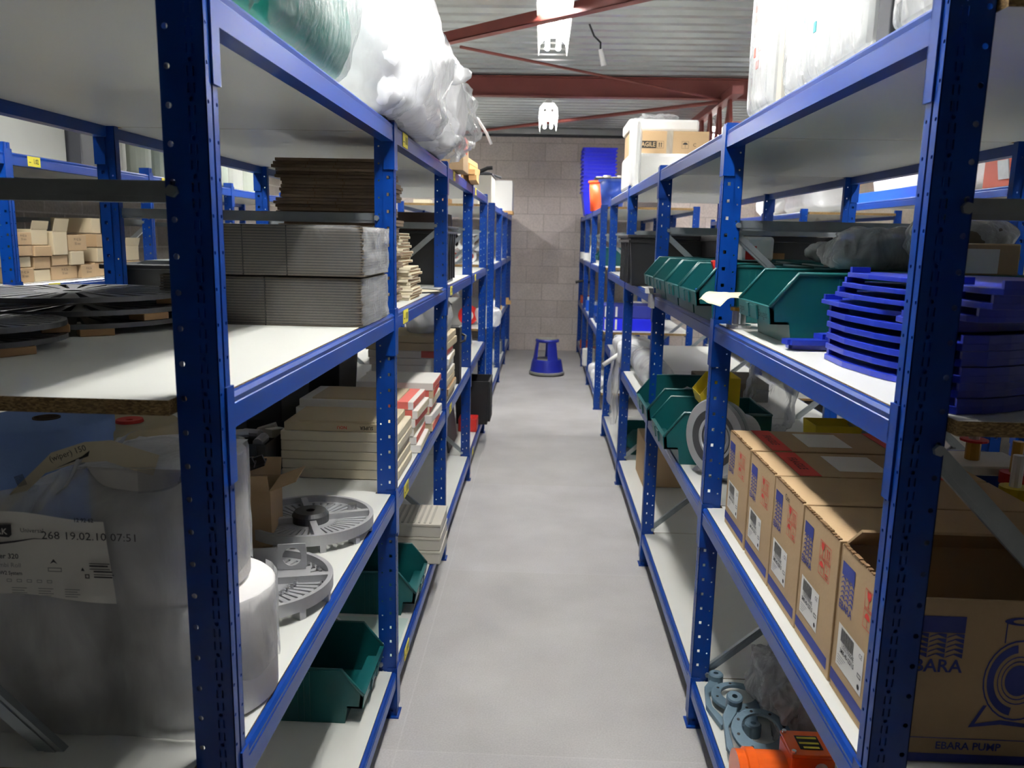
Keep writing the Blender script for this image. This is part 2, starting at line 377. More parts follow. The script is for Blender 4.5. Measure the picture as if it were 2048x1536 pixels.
while yy < 3.3:
    b = MB()
    for q in (-1, 1):
        b.add([(-.012, yy+.2+q*.2-.05, -.15), (-.012, yy+.2+q*.2+.05, -.15), (-.012, yy+.2+.025, .42), (-.012, yy+.2-.025, .42),
               (.012, yy+.2+q*.2-.05, -.15), (.012, yy+.2+q*.2+.05, -.15), (.012, yy+.2+.025, .42), (.012, yy+.2-.025, .42)],
              [(0, 1, 2, 3), (7, 6, 5, 4), (0, 4, 5, 1), (1, 5, 6, 2), (2, 6, 7, 3), (3, 7, 4, 0)])
    b.build('web_bar', OXIDE, lt); yy += .44
b = MB(); b.prism([(-.09, -.05), (.09, -.05), (.05, .16), (-.05, .16)], -.66, -.6, 'y'); b.build('gusset', OXIDE, lt)
sd = thing('ceiling_cable', 'loose cable end with a light connector hanging from the corrugated ceiling', 'cable', (.36, 6.2, 3.12))
b = MB(); b.tube([(-.07, -.05, .01), (-.03, 0, -.06), (.02, .02, -.1), (.02, 0, -.16)], .007, 6); b.build('wire', RUBBER, sd)
b = MB(); b.cyl((.02, 0, -.15), (.05, .01, -.26), .016, .022, 10); b.build('connector', PVC, sd)
# ---------------------------------------------------------------- lamps
def make_lamp(label, x, y, z, ln=1.2, group=None, beam=True):
    t = thing('hanging_lamp', label, 'lamp', (x, y, z), 0, group)
    b = MB()                      # open white reflector, tubes underneath
    prof = [(-.095, 0), (-.088, .07), (-.05, .115), (.05, .115), (.088, .07), (.095, 0), (.09, 0), (.082, .068), (.047, .108), (-.047, .108), (-.082, .068), (-.09, 0)]
    b.prism(prof, -ln/2, ln/2, 'y'); b.build('reflector', LAMPW, t)
    b = MB(); b.box(-.03, .03, -ln/2+.05, ln/2-.05, .115, .15); b.build('ballast_box', LAMPW, t)
    for s in (-1, 1):
        b = MB(); b.cyl((s*.035, -ln/2+.02, .045), (s*.035, ln/2-.02, .045), .015, n=12); tb = b.build('tube', TUBE, t, smooth=True)
        b = MB()
        for q in (-1, 1): b.cyl((s*.035, q*(ln/2-.02), .045), (s*.035, q*ln/2, .045), .017, n=10)
        b.build('end_cap', LAMPW, tb)
    for q in (-1, 1):
        b = MB(); b.tube([(0, q*(ln/2-.12), .15), (0, q*(ln/2-.12), 3.13-z)], .004, 6); b.build('hanger', GALV, t)
    return t
lamp0 = make_lamp('nearest lit lamp over the aisle, above the top of the picture', .03, 1.8, 2.77)
dup(lamp0, (.03, 4.9, 2.77), label='bright twin-tube lamp hanging over the aisle, crossed by the brown angle brace')
dup(lamp0, (.02, 8.6, 2.77), label='smaller far twin-tube lamp hanging behind the brown ceiling beam')
for x, nm in ((-1.84, 'left'), (1.9, 'right')):
    for i, y in enumerate((2.6, 6.3, 10.0)):
        dup(lamp0, (x, y, 2.77), label='%s twin-tube lamp over the side aisle to the %s, hidden behind the racking' % (('near', 'middle', 'far')[i], nm))
# ---------------------------------------------------------------- racks
PITCH_U = .05
def panel(m, T, u0, u1, H, bands, flip=False):
    """sheet metal strip with a punched pattern; bands = [(height, holes)], holes = [('r',a,b)] or [('c',centre,radius)]"""
    tot = sum(h for h, _ in bands); nrep = int(H/tot); v = 0
    def q(a, b, c, d): m.add([(a, c, 0), (b, c, 0), (b, d, 0), (a, d, 0)], [(3, 2, 1, 0) if flip else (0, 1, 2, 3)], 0, T)
    for k in range(nrep):
        for h, holes in bands:
            if not holes: q(u0, u1, v, v+h)
            else:
                u = u0
                for kind, a, b_ in holes:
                    lo, hi = (a, b_) if kind == 'r' else (a-b_, a+b_)
                    q(u, lo, v, v+h)
                    if kind == 'c':
                        cx, cz, r = a, v+h/2, b_*.97; n = 8
                        outer = [(hi, v+h/2), (hi, v+h), (cx, v+h), (lo, v+h), (lo, v+h/2), (lo, v), (cx, v), (hi, v)]
                        inner = [(cx+r*math.cos(PI/4*i), cz+r*math.sin(PI/4*i)) for i in range(n)]
                        vs = [(p[0], p[1], 0) for p in outer+inner]
                        fs = [(i, (i+1) % n, (i+1) % n+n, i+n) for i in range(n)]
                        if flip: fs = [f[::-1] for f in fs]
                        m.add(vs, fs, 0, T)
                    u = hi
                q(u, u1, v, v+h)
            v += h
    if v < H: q(u0, u1, v, H)
def upright_mb(s, H, variant):
    m = MB(); fl_ = s < 0
    Tf = frame((0, 0, 0), (s, 0, 0), (0, 0, 1))
    if variant == 'end':
        bands = [(.004, []), (.013, [('r', .0145, .0172), ('r', .0228, .0255)]), (.0045, []), (.007, [('c', .02, .0035)]), (.0045, []), (.013, [('r', .0145, .0172), ('r', .0228, .0255)]), (.004, [])]
        panel(m, Tf, 0, .037, H, bands, fl_)
        Ts = frame((0, .0025, 0), (s, 0, 0), (0, 0, 1)); panel(m, Ts, .037, .062, H, [(.0125, []), (.009, [('c', .053, .0045)]), (.0285, [])], fl_)
    else:
        panel(m, Tf, 0, .033, H, [(.02, []), (.010, [('r', .012, .022)]), (.02, [])], fl_)
        Ts = frame((0, .0025, 0), (s, 0, 0), (0, 0, 1)); panel(m, Ts, .033, .058, H, [(.0125, []), (.006, [('c', .046, .003)]), (.0315, [])], fl_)
    Wd = .062 if variant == 'end' else .058
    # aisle face with two rows of small holes, groove between
    Ta = frame((0, 0, 0), (0, 1, 0), (0, 0, 1))
    panel(m, Ta, 0, .017, H, [(.02, []), (.006, [('c', .006, .003)]), (.024, [])], not fl_)
    Tg = frame((s*.004, 0, 0), (0, 1, 0), (0, 0, 1)); panel(m, Tg, .017, .023, H, [(.05, [])], not fl_)
    panel(m, Ta, .023, .04, H, [(.02, []), (.006, [('c', .034, .003)]), (.024, [])], not fl_)
    # back flange and inner return
    fw = .055 if variant == 'end' else .0225
    m.add([(0, .04, 0), (s*fw, .04, 0), (s*fw, .04, H), (0, .04, H)], [(0, 1, 2, 3)])
    m.add([(s*Wd, .0025, 0), (s*Wd, .028, 0), (s*Wd, .028, H), (s*Wd, .0025, H)], [(0, 1, 2, 3)])
    return m
_up = {}
def upright(s, H, variant, parent, loc):
    k = (s, H, variant)
    if k not in _up:
        o = upright_mb(s, H, variant).build('upright', BLUE, parent, solid=.0015); o.location = loc
        f = MB(); f.box(min(-s*.008, s*.075), max(-s*.008, s*.075), -.012, .052, 0, .005).box(min(s*.004, s*.058), max(s*.004, s*.058), .004, .036, .005, .05)
        f.build('foot_plate', BLUE, o); _up[k] = o; return o
    return share(_up[k], parent, loc)
def beam_mb(s, L):
    m = MB()
    pr = [(0, -.006), (s*.005, 0), (s*.013, 0), (s*.013, -.02), (s*.036, -.02), (s*.036, -.052), (0, -.052), (0, -.016), (s*.0015, -.0145)]
    m.prism(pr, .041, L-.001, 'y')
    for y0 in (.0405, L-.001):        # hooked end connectors on the upright faces
        a, b_ = (.0, .041) if y0 < .1 else (L-.003, L+.022)
        if y0 < .1: a = .018
        m.box(min(-s*.0035, s*.0005), max(-s*.0035, s*.0005), a, b_+(.004 if y0 < .1 else 0), -.132, .014)
        m.box(min(-s*.0035, s*.03), max(-s*.0035, s*.03), (b_ if y0 < .1 else a-.003), (b_+.004 if y0 < .1 else a), -.132, .014)
    return m
_bm = {}
def beam(s, L, parent, loc, name='beam'):
    k = (s, round(L, 3), name)
    if k not in _bm:
        o = beam_mb(s, L).build(name, BLUE, parent); o.location = loc; _bm[k] = o; return o
    o = _bm[k]; c = o.copy(); C.objects.link(c); c.parent = parent; c.location = loc; return c
def brace_bar(m, p0, p1, h=.03, d=.014):
    p0 = Vector(p0); p1 = Vector(p1); u = (p1-p0).normalized(); v = Vector((0, 1, 0)); T = frame(p0, u, u.cross(v)*-1 if False else v.cross(u)*-1)
    L = (p1-p0).length                       # C channel, web towards the viewer, lips behind
    T = Matrix((u, v, u.cross(v))).transposed().to_4x4(); T.translation = p0
    m.box(0, L, 0, .003, -h/2, h/2, 0, T); m.box(0, L, .003, d, h/2-.003, h/2, 0, T); m.box(0, L, .003, d, -h/2, -h/2+.003, 0, T)
    m.box(0, L, -.002, 0, -h*.22, h*.22, 0, T)
def sticker(parent, y, x, s, txt=None):
    m = MB(); T = frame((x-s*.0016, y, -.026), (0, -s, 0), (0, 0, 1))
    m.box(-.045, .045, -.022, .022, -.0012, .0006, 0, T)
    if txt: m.text(txt, .03, .012, 0, T, 1, True, sx=.75); m.quad(-.038, -.024, -.006, -.003, T, 1)
    else:
        for k in range(4): m.quad(-.004+k*.011, .002+k*.011, -.011, .012, T, 1)
        m.quad(-.038, -.02, -.008, -.004, T, 1)
    return m.build('location_label', [YELL, INK], parent)
def rack(name, label, X, s, ys, levels, H, endfirst=True, stickers=(), zz=None, diag_first=1, simple=False):
    t = thing(name, label, 'shelving', (X, ys[0], 0))
    oy = ys[0]
    for i, y in enumerate(ys):
        upright(s, H, 'end' if (i == 0 and endfirst) else 'mid', t, (0, y-oy, 0))
        upright(-s, H, 'mid', t, (s*D, y-oy, 0))
        yb = y-oy+.02
        m = MB(); brace_bar(m, (s*.035, yb, 1.655), (s*(D-.035), yb, 1.655)); m.build('brace', GALV, t)
        m = MB()
        if i == 0 and endfirst:
            if diag_first > 0: brace_bar(m, (s*.05, yb, 1.31), (s*(D-.05), yb, .50))
            else: brace_bar(m, (s*.05, yb, .53), (s*(D-.05), yb, 1.34))
        else:
            brace_bar(m, (s*.05, yb, 1.63), (s*(D-.05), yb, .93), .024); m.build('brace', GALV, t)
            m = MB(); brace_bar(m, (s*.05, yb, .19), (s*(D-.05), yb, .89), .024)
        m.build('brace', GALV, t)
        for bz in ((1.655, 1.31 if diag_first > 0 else .53) if i == 0 else (1.655, .19)):
            m = MB(); m.cyl((s*.053, y-oy+.003, bz), (s*.053, y-oy-.005, bz), .0085, n=6); m.build('bolt', GALV, t)
    for i in range(len(ys)-1):
        y0, y1 = ys[i]-oy, ys[i+1]-oy; L = y1-y0
        lv = levels[i] if isinstance(levels[0], (list, tuple)) else levels
        for j, z in enumerate(lv):
            o = beam(s, L, t, (0, y0, z))
            beam(-s, L, t, (s*D, y0, z))
            if (i, j) in dict(stickers): sticker(o, dict(stickers)[(i, j)][0], 0, s, dict(stickers)[(i, j)][1])
            m = MB(); a = y0-.022 if i == 0 else y0+.004+.018; b_ = y1+.018
            if i == len(ys)-2: b_ = y1+.03
            n0, n1 = y0+.044, y1-.004
            x0, x1, xn = .014, D-.014, .064
            P = [(x0, n0), (xn, n0), (xn, a), (D-xn, a), (D-xn, n0), (x1, n0), (x1, n1), (D-xn, n1), (D-xn, b_), (xn, b_), (xn, n1), (x0, n1)]
            m.prism([(s*p[0], p[1]) for p in (P if s > 0 else P[::-1])], z-.02, z+.002, 'z', 1, None, 0)
            m.build('shelf_board', [WHITE_B, CHIP], t)
    return t
SB = lambda *k: {(i, j): (y, t) for i, j, y, t in k}
rack('shelving_rack', 'near blue rack left of the aisle holding wrapped cardboard, paper rolls and grates', XL, -1, YL,
     [[zB, .785, z3+.01, zT]]+[[zB, z2, z3+.01, zT]]*3, 1.95,
     stickers=SB((1, 0, .2, None), (1, 1, .2, None), (1, 2, .2, None), (1, 3, .2, None), (2, 1, .2, None), (2, 2, .2, None), (2, 3, .3, None), (3, 0, .25, None), (3, 2, .3, None), (3, 3, .25, None)), diag_first=-1)
rack('shelving_rack', 'near blue rack right of the aisle holding pump cartons, bins and blue plates', XR, 1, YR, [zB, z2, z3, zT], 1.95)
rack('shelving_rack', 'far blue rack left of the aisle reaching the block wall', XL-.005, -1, YF, [zB, .754, z3, 1.913], 1.93, endfirst=False)
rack('shelving_rack', 'far blue rack right of the aisle under the stacked blue baskets', XR, 1, YF, [zB, .754, z3, 1.913], 1.93, endfirst=False)
YL2 = [2.17, 3.46, 4.74, 6.0, 7.27, 8.55]
rack('shelving_rack', 'back blue rack on the far left carrying small kraft boxes, yellow numbered labels', -2.3, -1, YL2, [zB, .78, 1.357, 1.925], 1.965, endfirst=False,
     stickers=SB((1, 3, .2, '1.02'), (1, 2, .28, '2.02'), (2, 3, .2, None)))
rack('shelving_rack', 'back blue rack on the far right behind the red crate', 2.36, 1, [1.3, 2.62, 3.96, 5.28, 6.6], [zB, .78, 1.357, 1.92], 1.955, endfirst=False, stickers=SB((2, 3, .1, None)))
rack('shelving_rack', 'small far blue rack on the right near the beige wall', 2.36, 1, YF, [zB, .754, z3, 1.90], 1.93, endfirst=False)
# ---------------------------------------------------------------- builders for the goods
def solo(name, mb, mats, label, cat, group=None, **k): return tag(mb.build(name, mats, **k), label, cat, group)
def make_bin(name, label, loc, rz, group=None, L=.35, W=.30, H=.172, m=None, writing=None):
    """open-fronted stacking bin, mouth towards local +x, origin at the middle of the back bottom edge"""
    m = m or GREEN; t = thing(name, label, 'bin', loc, rz, group); a = L/.35; h = H/.172
    sd = [(0, 0), (.293*a, 0), (.30*a, .05*h), (.345*a, .05*h), (.35*a, .09*h), (.286*a, .172*h), (0, .172*h)]
    b = MB()
    for s in (-1, 1): b.prism(sd if s > 0 else sd, s*W/2, s*(W/2-.004), 'y')
    b.box(0, .004, -W/2+.004, W/2-.004, 0, H); b.box(.004, .293*a, -W/2+.004, W/2-.004, 0, .004)
    b.prism([(.289*a, 0), (.293*a, 0), (.30*a, .052*h), (.296*a, .052*h)], -W/2+.004, W/2-.004, 'y')
    for s in (-1, 1):
        for x in (.15, .168, .186): b.box((x-.004)*a, (x+.004)*a, s*W/2, s*(W/2+.003), .004, H-.01)
    b.build('bin_body', m, t)
    b = MB(); b.prism([(.30*a, .05*h), (.347*a, .05*h), (.353*a, .092*h), (.34*a, .092*h), (.336*a, .056*h), (.30*a, .056*h)], -W/2, W/2, 'y'); b.build('front_lip', m, t)
    b = MB()
    for s in (-1, 1): b.tube([(.002, s*W/2, H), (.286*a, s*W/2, H), (.35*a, s*W/2, .092*h)], .005, 6)
    b.tube([(.002, -W/2, H), (.002, W/2, H)], .005, 6); b.build('rim', m, t, smooth=True)
    b = MB(); T = frame((.3515*a, 0, .071*h), (0, 1, 0), (-.14, 0, 1) if False else (.14, 0, 1))
    b.box(-.052*W/.3, .052*W/.3, -.014*h, .014*h, 0, .0015, 0, T)
    for k in (-.045, .035): b.box(k*W/.3-.008, k*W/.3+.018, -.018*h, .018*h, 0, .004, 0, T)
    b.build('label_slot', m, t)
    if writing:
        for q, wd in zip((-.105, .105), writing): b = MB(); b.text(wd, .026, q, 0, T, 0, h=.0015); b.build('pen_writing', INK, t)
    return t
def carton(name, label, x0, x1, y0, y1, z0, z1, m=None, cat='box', group=None, tape=None, flap=True, rz=0, parts=True, bevel=.004):
    m = m or CARD; cx, cy_ = (x0+x1)/2, (y0+y1)/2; w_, d_, h_ = x1-x0, y1-y0, z1-z0
    t = thing(name, label, cat, (cx, cy_, z0), rz, group)
    b = MB(); b.box(-w_/2, w_/2, -d_/2, d_/2, 0, h_); b.build('body', m, t, bevel=bevel)
    if flap:
        b = MB(); along = w_ > d_; g = .0015
        if along: b.box(-w_/2, w_/2, -g, g, h_-.001, h_+.0006)
        else: b.box(-g, g, -d_/2, d_/2, h_-.001, h_+.0006)
        b.build('flap_seam', CARDI, t)
    if tape:
        b = MB(); 
        if w_ > d_: b.box(-w_/2-.0008, w_/2+.0008, -.025, .025, h_-.05, h_+.0012)
        else: b.box(-.025, .025, -d_/2-.0008, d_/2+.0008, h_-.05, h_+.0012)
        b.build('tape', tape, t)
    return t
CARDR = mat('board_gap', srgb(52, 46, 40), .9)
# ================================================================ LEFT RACK, eye-level shelf
ZL = z3+.012
for k, (x0, x1, y0, y1, z, h, lab) in enumerate(((-.985, -.452, 2.04, 2.38, ZL, .126, 'lower shrink-wrapped bundle of flat grey-brown cardboard beside the second left upright'),
                                           (-.862, -.446, 2.03, 2.36, ZL+.129, .126, 'upper shrink-wrapped bundle of flat cardboard lying on another wrapped bundle'))):
    t = thing('cardboard_bundle', lab, 'cardboard', ((x0+x1)/2, (y0+y1)/2, z), 0, 'shrink-wrapped cardboard bundles')
    w_, d_ = x1-x0, y1-y0; b = MB(); n = 18
    for i in range(n):
        a = h*i/n; j = jig(.0025); jy = jig(.0015)
        b.box(-w_/2+.006+j, w_/2-.006+j, -d_/2+.004+jy, d_/2-.004+jy, a, a+h/n*.66)
        b.box(-w_/2+.012, w_/2-.012, -d_/2+.009, d_/2-.009, a+h/n*.66, a+h/n, 1)
    for q in (.25, .52): b.box(-w_/2+w_*q-.0015, -w_/2+w_*q+.0015, -d_/2+.0025, -d_/2+.006, 0, h, 1)
    b.build('cardboard_sheets', [CARDG, CARDR], t)
    b = MB(); b.blob((0, 0, h/2), (w_/2+.003, d_/2+.003, h/2+.002), .012, 14, .16, 90, 30, 0, k*3+1, 0); b.build('shrink_wrap', FILM, t, smooth=True)
    b = MB(); b.sheet(lambda u, v: (w_/2+.0045+.005*noise.noise(Vector((u*7, v*5, k)))-.02*max(0, abs(u-.5)-.42)*8, -d_/2+.004+(d_-.008)*u, .004+(h-.006)*v), 30, 16)
    b.build('creased_film_end', FILMH, t, smooth=True)
# slotted steel discs
def slotted_disc(m, r, z, th, nsl, hub, slots=((.38, .94),), cx=0, cy=0):
    """disc with radial slots: rim, hub and bars between slots"""
    m.lathe([(r*.93, z), (r, z), (r, z+th), (r*.93, z+th)], 72, 0, Matrix.Translation((cx, cy, 0)), True)
    m.lathe([(hub*.25, z), (hub, z), (hub, z+th), (hub*.25, z+th)], 40, 0, Matrix.Translation((cx, cy, 0)), True)
    for i in range(nsl):
        a = 2*PI*i/nsl; T = Matrix.Translation((cx, cy, 0)) @ Matrix.Rotation(a, 4, 'Z')
        w0, w1 = hub*2*PI/nsl*.33, r*.94*2*PI/nsl*.33
        vs = [(hub*.97, -w0, z), (r*.94, -w1, z), (r*.94, w1, z), (hub*.97, w0, z), (hub*.97, -w0, z+th), (r*.94, -w1, z+th), (r*.94, w1, z+th), (hub*.97, w0, z+th)]
        m.add(vs, [(3, 2, 1, 0), (4, 5, 6, 7), (0, 1, 5, 4), (1, 2, 6, 5), (2, 3, 7, 6), (3, 0, 4, 7)], 0, T)
def grate(label, cx, cy, z, r, th, nsl, hub, rz, blocks, group):
    t = thing('slotted_disc', label, 'disc', (cx, cy, z), rz, group)
    b = MB(); slotted_disc(b, r, .016, th, nsl, hub); b.build('disc', DARKST, t)
    for a in blocks:
        b = MB(); T = Matrix.Rotation(a, 4, 'Z'); b.box(r-.05, r+.002, -.035, .035, 0, .016, 0, T); b.build('wood_block', WOODB, t, bevel=.002)
    return t
for i, (nm, rz) in enumerate((('bottom', .3), ('middle', .9), ('topmost', .15))):
    grate('%s of the three wide dark slotted steel discs on the left shelf' % nm, -1.15+(.004, .01, -.005)[i], 1.95, ZL+i*.029, .262, .011, 26, .085, rz, (-.9-rz+i*.5, 1.4, 3.5), 'wide slotted discs')
for i, nm in enumerate(('lower', 'upper')):
    grate('%s of two small slotted steel discs at the left edge of the picture' % nm, -1.115, 1.52, ZL+i*.027, .172, .010, 30, .05, i*.2, (-.5+i*.9, 2, 4), 'small slotted discs')
# black crate with grey lid behind the discs
t = thing('storage_crate', 'black plastic crate with grey lid behind the slotted discs', 'crate', (-1.12, 2.72, ZL))
b = MB(); b.frus((0, 0), .5, .32, .54, .36, 0, .118); b.build('body', BLACK, t)
b = MB(); b.box(-.285, .285, -.195, .195, .113, .128); b.build('rim', BLACK, t, bevel=.003)
b = MB(); b.prism([(-.2, .128), (.26, .128), (.26, .14), (-.17, .14)], -.12, .15, 'y'); b.build('grey_lid', mat('grey_lid', srgb(92, 98, 98), .6), t)
b = MB(); b.cyl((-.08, -.02, .155), (.3, 0, .155), .014); solo('black_tube', b, RUBBER, 'short black tube lying on the grey lid of the black crate', 'tube', loc=(-1.1, 2.72, ZL))
# tall loose stack of flattened cardboard just beyond the second upright
zz_ = ZL; n = 46
base = None
for i in range(n):
    th = .0103; wob = .012*math.sin(i*.55)+.008*math.sin(i*1.7); low = i < 20
    if base is None:
        b = MB(); b.box(-.17, .17, -.15, .15, 0, th*.9); b.box(-.06, -.057, -.1505, .1505, .0005, th*.8, 1); b.box(.03, .033, -.1505, .1505, .0005, th*.8, 1)
        base = solo('cardboard_sheet', b, [CARDD, CARDI], 'flattened brown cardboard sheet in the tall loose stack beyond the second left upright', 'cardboard', 'loose stacked cardboard sheets', loc=(-.69, 2.78, zz_))
    else:
        c = base.copy(); C.objects.link(c); c.location = (-.69+wob*.9+jig(.006), 2.78+jig(.008), zz_); c.rotation_euler = (0, 0, jig(.02))
    zz_ += th
# lit pile of folded cartons in front of the loose stack
zz_ = ZL; base = None
for i in range(22):
    th = .0112
    wob = .004*math.sin(i*.9)+(.03 if i < 11 else -.006)
    if base is None:
        b = MB(); b.box(-.10, .10, -.12, .12, 0, th*.88); b.box(.1, .1015, -.10, .10, .002, th*.6, 1)
        base = solo('folded_carton', b, [PAPERC, CARDI], 'pale folded carton in the small lit pile just beyond the second left upright', 'carton', 'pale folded cartons', loc=(-.615+wob, 3.08, zz_), bevel=.003)
    else:
        c = base.copy(); C.objects.link(c); c.location = (-.615+wob+jig(.006), 3.08+jig(.01), zz_); c.rotation_euler = (0, 0, jig(.08))
    zz_ += th
t = thing('round_gasket', 'thin black ring gasket round a cream disc on the left shelf', 'gasket', (-.56, 3.48, ZL))
b = MB(); b.lathe([(.125, 0), (.132, 0), (.132, .006), (.125, .006)], 48, 0, None, True); b.build('ring', RUBBER, t)
b = MB(); b.cyl((0, 0, 0), (0, 0, .003), .122, n=40); b.build('disc', PAPERC, t)
t = thing('lidded_crate', 'big black plastic crate beyond the third left upright', 'crate', (-.74, 4.22, ZL))
b = MB(); b.frus((0, 0), .5, .44, .53, .47, 0, .265)
for q in (-.15, -.05, .05, .15): b.box(.25, .268, q-.006, q+.006, .02, .25)
b.build('body', BLACK, t)
b = MB(); b.box(-.275, .272, -.245, .245, .25, .262).box(-.28, .277, -.25, .25, .275, .288); b.build('rim', BLACK, t, bevel=.003)
carton('storage_box', 'dark brown box standing behind the big black plastic crate', -1.1, -.56, 4.6, 5.0, ZL, ZL+.37, mat('dark_brown_board', srgb(58, 42, 34), .8), flap=False)
# ================================================================ LEFT RACK, second shelf
ZM = .787
def roll(name, label, cx, cy, z, r, h, m, core=.025, plug=None, group=None):
    t = thing(name, label, 'paper roll', (cx, cy, z), 0, group)
    b = MB(); b.lathe([(core, .002), (r-.006, 0), (r, .006), (r, h-.006), (r-.006, h), (core, h-.002)], 64, 0, None, True); b.build('paper', m, t, smooth=True).modifiers.new('e', 'EDGE_SPLIT').split_angle = .9
    b = MB(); b.lathe([(core-.003, .004), (core, .004), (core, h+.001), (core-.003, h+.001)], 32, 0, None, True); b.build('core', CORE, t)
    if plug:
        b = MB(); b.lathe([(.008, h-.001), (.032, h-.001), (.03, h+.006), (.008, h+.004)], 32, 0, None, True); b.build('core_plug', plug, t)
    return t
roll('paper_roll', 'big light blue paper roll standing at the left edge of the picture', -1.1, 1.72, ZM, .137, .40, ROLLB, .028)
roll('paper_roll', 'beige paper roll with a red core plug behind the wrapped rolls', -.985, 1.86, ZM, .112, .362, ROLLC, .02, REDP)
g = 'white tissue rolls in the plastic wrap'
roll('tissue_roll', 'white tissue roll standing on another one, right behind the nearest left upright', -.632, 1.318, ZM+.212, .126, .232, ROLLW, .03, None, g)
roll('tissue_roll', 'bottom white tissue roll touching the blue shelf beam at right', -.587, 1.312, ZM+.002, .127, .208, ROLLW, .03, None, g)
roll('tissue_roll', 'bottom white tissue roll at left inside the plastic wrap', -.846, 1.318, ZM+.002, .126, .215, ROLLW, .03, None, g)
# milky plastic wrap with its printed label
t = thing('plastic_wrap', 'milky printed plastic wrap pulled around the white tissue rolls', 'packaging', (-.72, 1.16, ZM))
def wrapfn(u, v):
    x = -.30+.50*u; z = v*(.40+.05*u)+.003
    if u > .75: x += .012*v
    yy = .004+.010*noise.noise(Vector((x*9, z*9, 3)))+.006*noise.noise(Vector((x*26, z*18, 1)))
    top = max(0, v-.82)/.18
    z2_ = z+(-.035*(1-u)*top if u < .5 else 0)
    return (x+.02*noise.noise(Vector((z*5, 1, x*3))), yy+top*top*.10*(.4+.6*u), z2_)
b = MB(); b.sheet(wrapfn, 60, 40); b.build('front_sheet', FILMW, t, smooth=True)
b = MB()          # tight film round the right-hand rolls, wavy lower edges
for cx, cyy, rr, za, zb_, sd_ in ((-.632+.72, .158, .1285, .262, .448, 1), (-.587+.72, .152, .1295, .085, .212, 2)):
    def skin(u, v, cx=cx, cyy=cyy, rr=rr, za=za, zb_=zb_, sd_=sd_):
        a = -1.5+2.4*u; r_ = rr+.0015+.002*noise.noise(Vector((a*6, v*5, sd_))); lo = za-.03*u+.008*math.sin(a*7+sd_)
        return (cx+r_*math.cos(a), cyy+r_*math.sin(a), lo+(zb_-lo)*v)
    b.sheet(skin, 48, 14)
b.build('side_film', FILMH, t, smooth=True)
b = MB(); b.sheet(lambda u, v: (-.16+.16*u+.02*noise.noise(Vector((u*4, v*4, 2))), .03+.2*v, .375+.085*u-.05*math.sin(u*PI)*(1-v)+.012*noise.noise(Vector((u*6, v*6, 9)))), 16, 20)
b.sheet(lambda u, v: (.0+.2*v, .03+.2*u, .449+.004*noise.noise(Vector((u*6, v*6, 4)))), 10, 10)
b.build('gathered_top', FILMW, t, smooth=True)
b = MB()          # printed label panel, coordinates relative to the wrap
def labfn(u, v):
    x = -.155+.215*u+.01*(1-v)*u; z = .246+.135*v+.006*math.sin(u*5)
    return (x, -.0085+.003*noise.noise(Vector((x*9, z*9, 3))), z)
b.sheet(labfn, 16, 10, 0)
b.build('label_panel', PAPER, t, smooth=True)
b = MB(); T = frame((0, -.0115, 0), (1, 0, 0), (0, 0, 1))
X0, Z0 = .72, -ZM
def at(x, z): return (x+X0, z+Z0)
x, z = at(-.827, 1.143); b.poly([(x-.03, z+.011), (x, z+.0085), (x+.023, z+.011), (x+.0225, z-.006), (x+.018, z-.010), (x-.012, z-.009), (x-.03, z-.010)], T, 0)
b.text('TORK', .0135, x-.002, z-.001, T, 1, True, h=.0016)
x, z = at(-.772, 1.145); b.text('Universal', .0098, x, z, T, 0)
x, z = at(-.690, 1.164); b.text('12 92 62', .0088, x, z, T, 0, True)
x, z = at(-.682, 1.137); b.text('268 19.02.10 07:51', .0175, x, z+.001, T, 0, h=.0014, sx=1.12)
x, z = at(-.80, 1.128); b.poly([(x-.03, z-.004), (x, z+.0), (x+.03, z+.005), (x+.06, z+.004), (x+.03, z+.0035), (x, z-.003), (x-.03, z-.008)], T, 0)
x, z = at(-.822, 1.102); b.text('Wiper 320', .0115, x, z, T, 0, True); b.text('Combi Roll', .0105, x+.004, z-.0145, T, 2); b.text('W1/W2 System', .0085, x+.004, z-.0275, T, 0, True, sx=.9)
x, z = at(-.682, 1.094)
for k in range(6): b.quad(x+.006*(k > 2)-.004, x+.028-.003*(k % 2)+.006*(k > 2), z-k*.0045, z-k*.0045+(.0012+.0012*(k % 2)), T, 0)
x, z = at(-.742, 1.092); b.poly([(x, z+.008), (x-.006, z), (x, z+.003), (x+.006, z)], T, 0); b.rectframe(x-.01, x+.012, z-.013, z-.006, .0015, T, 2)
x, z = at(-.70, 1.082); b.poly([(x, z), (x+.006, z), (x+.003, z+.006)], T, 0); b.rectframe(x+.006, x+.013, z-.012, z-.005, .0015, T, 0)
for k in range(5): x, z = at(-.815+k*.016, 1.063); b.rectframe(x-.004, x+.004, z-.003, z+.002, .001, T, 2)
for k in range(3):
    x, z = at(-.80+k*.042, 1.05)
    for q in range(4): b.quad(x-.012, x+.012-.004*(q % 2), z-.004*q, z-.004*q+.0012, T, 2)
b.build('printing', [mat('grey_print', srgb(62, 62, 66), .7), PAPER, mat('pale_print', srgb(150, 150, 150), .7)], t)
b = MB()
cps = [(-.875, 1.16), (-.845, 1.195), (-.787, 1.25), (-.725, 1.272), (-.675, 1.279), (-.60, 1.258)]
def rib(u, v):
    f = u*(len(cps)-1); i = min(int(f), len(cps)-2); q = f-i; a, c = cps[i], cps[i+1]
    x = a[0]+(c[0]-a[0])*q; z = a[1]+(c[1]-a[1])*q
    return (x+.72+.012*v, .045+.012*math.sin(u*5), z-ZM-.034+.034*v)
b.sheet(rib, 30, 3, 0)
b.build('printed_strip', PAPERC, t, smooth=True)
b = MB(); T = frame((.72-.735, .0385, 1.251-ZM), (.9, 0, .32), (-.32, 0, .9))
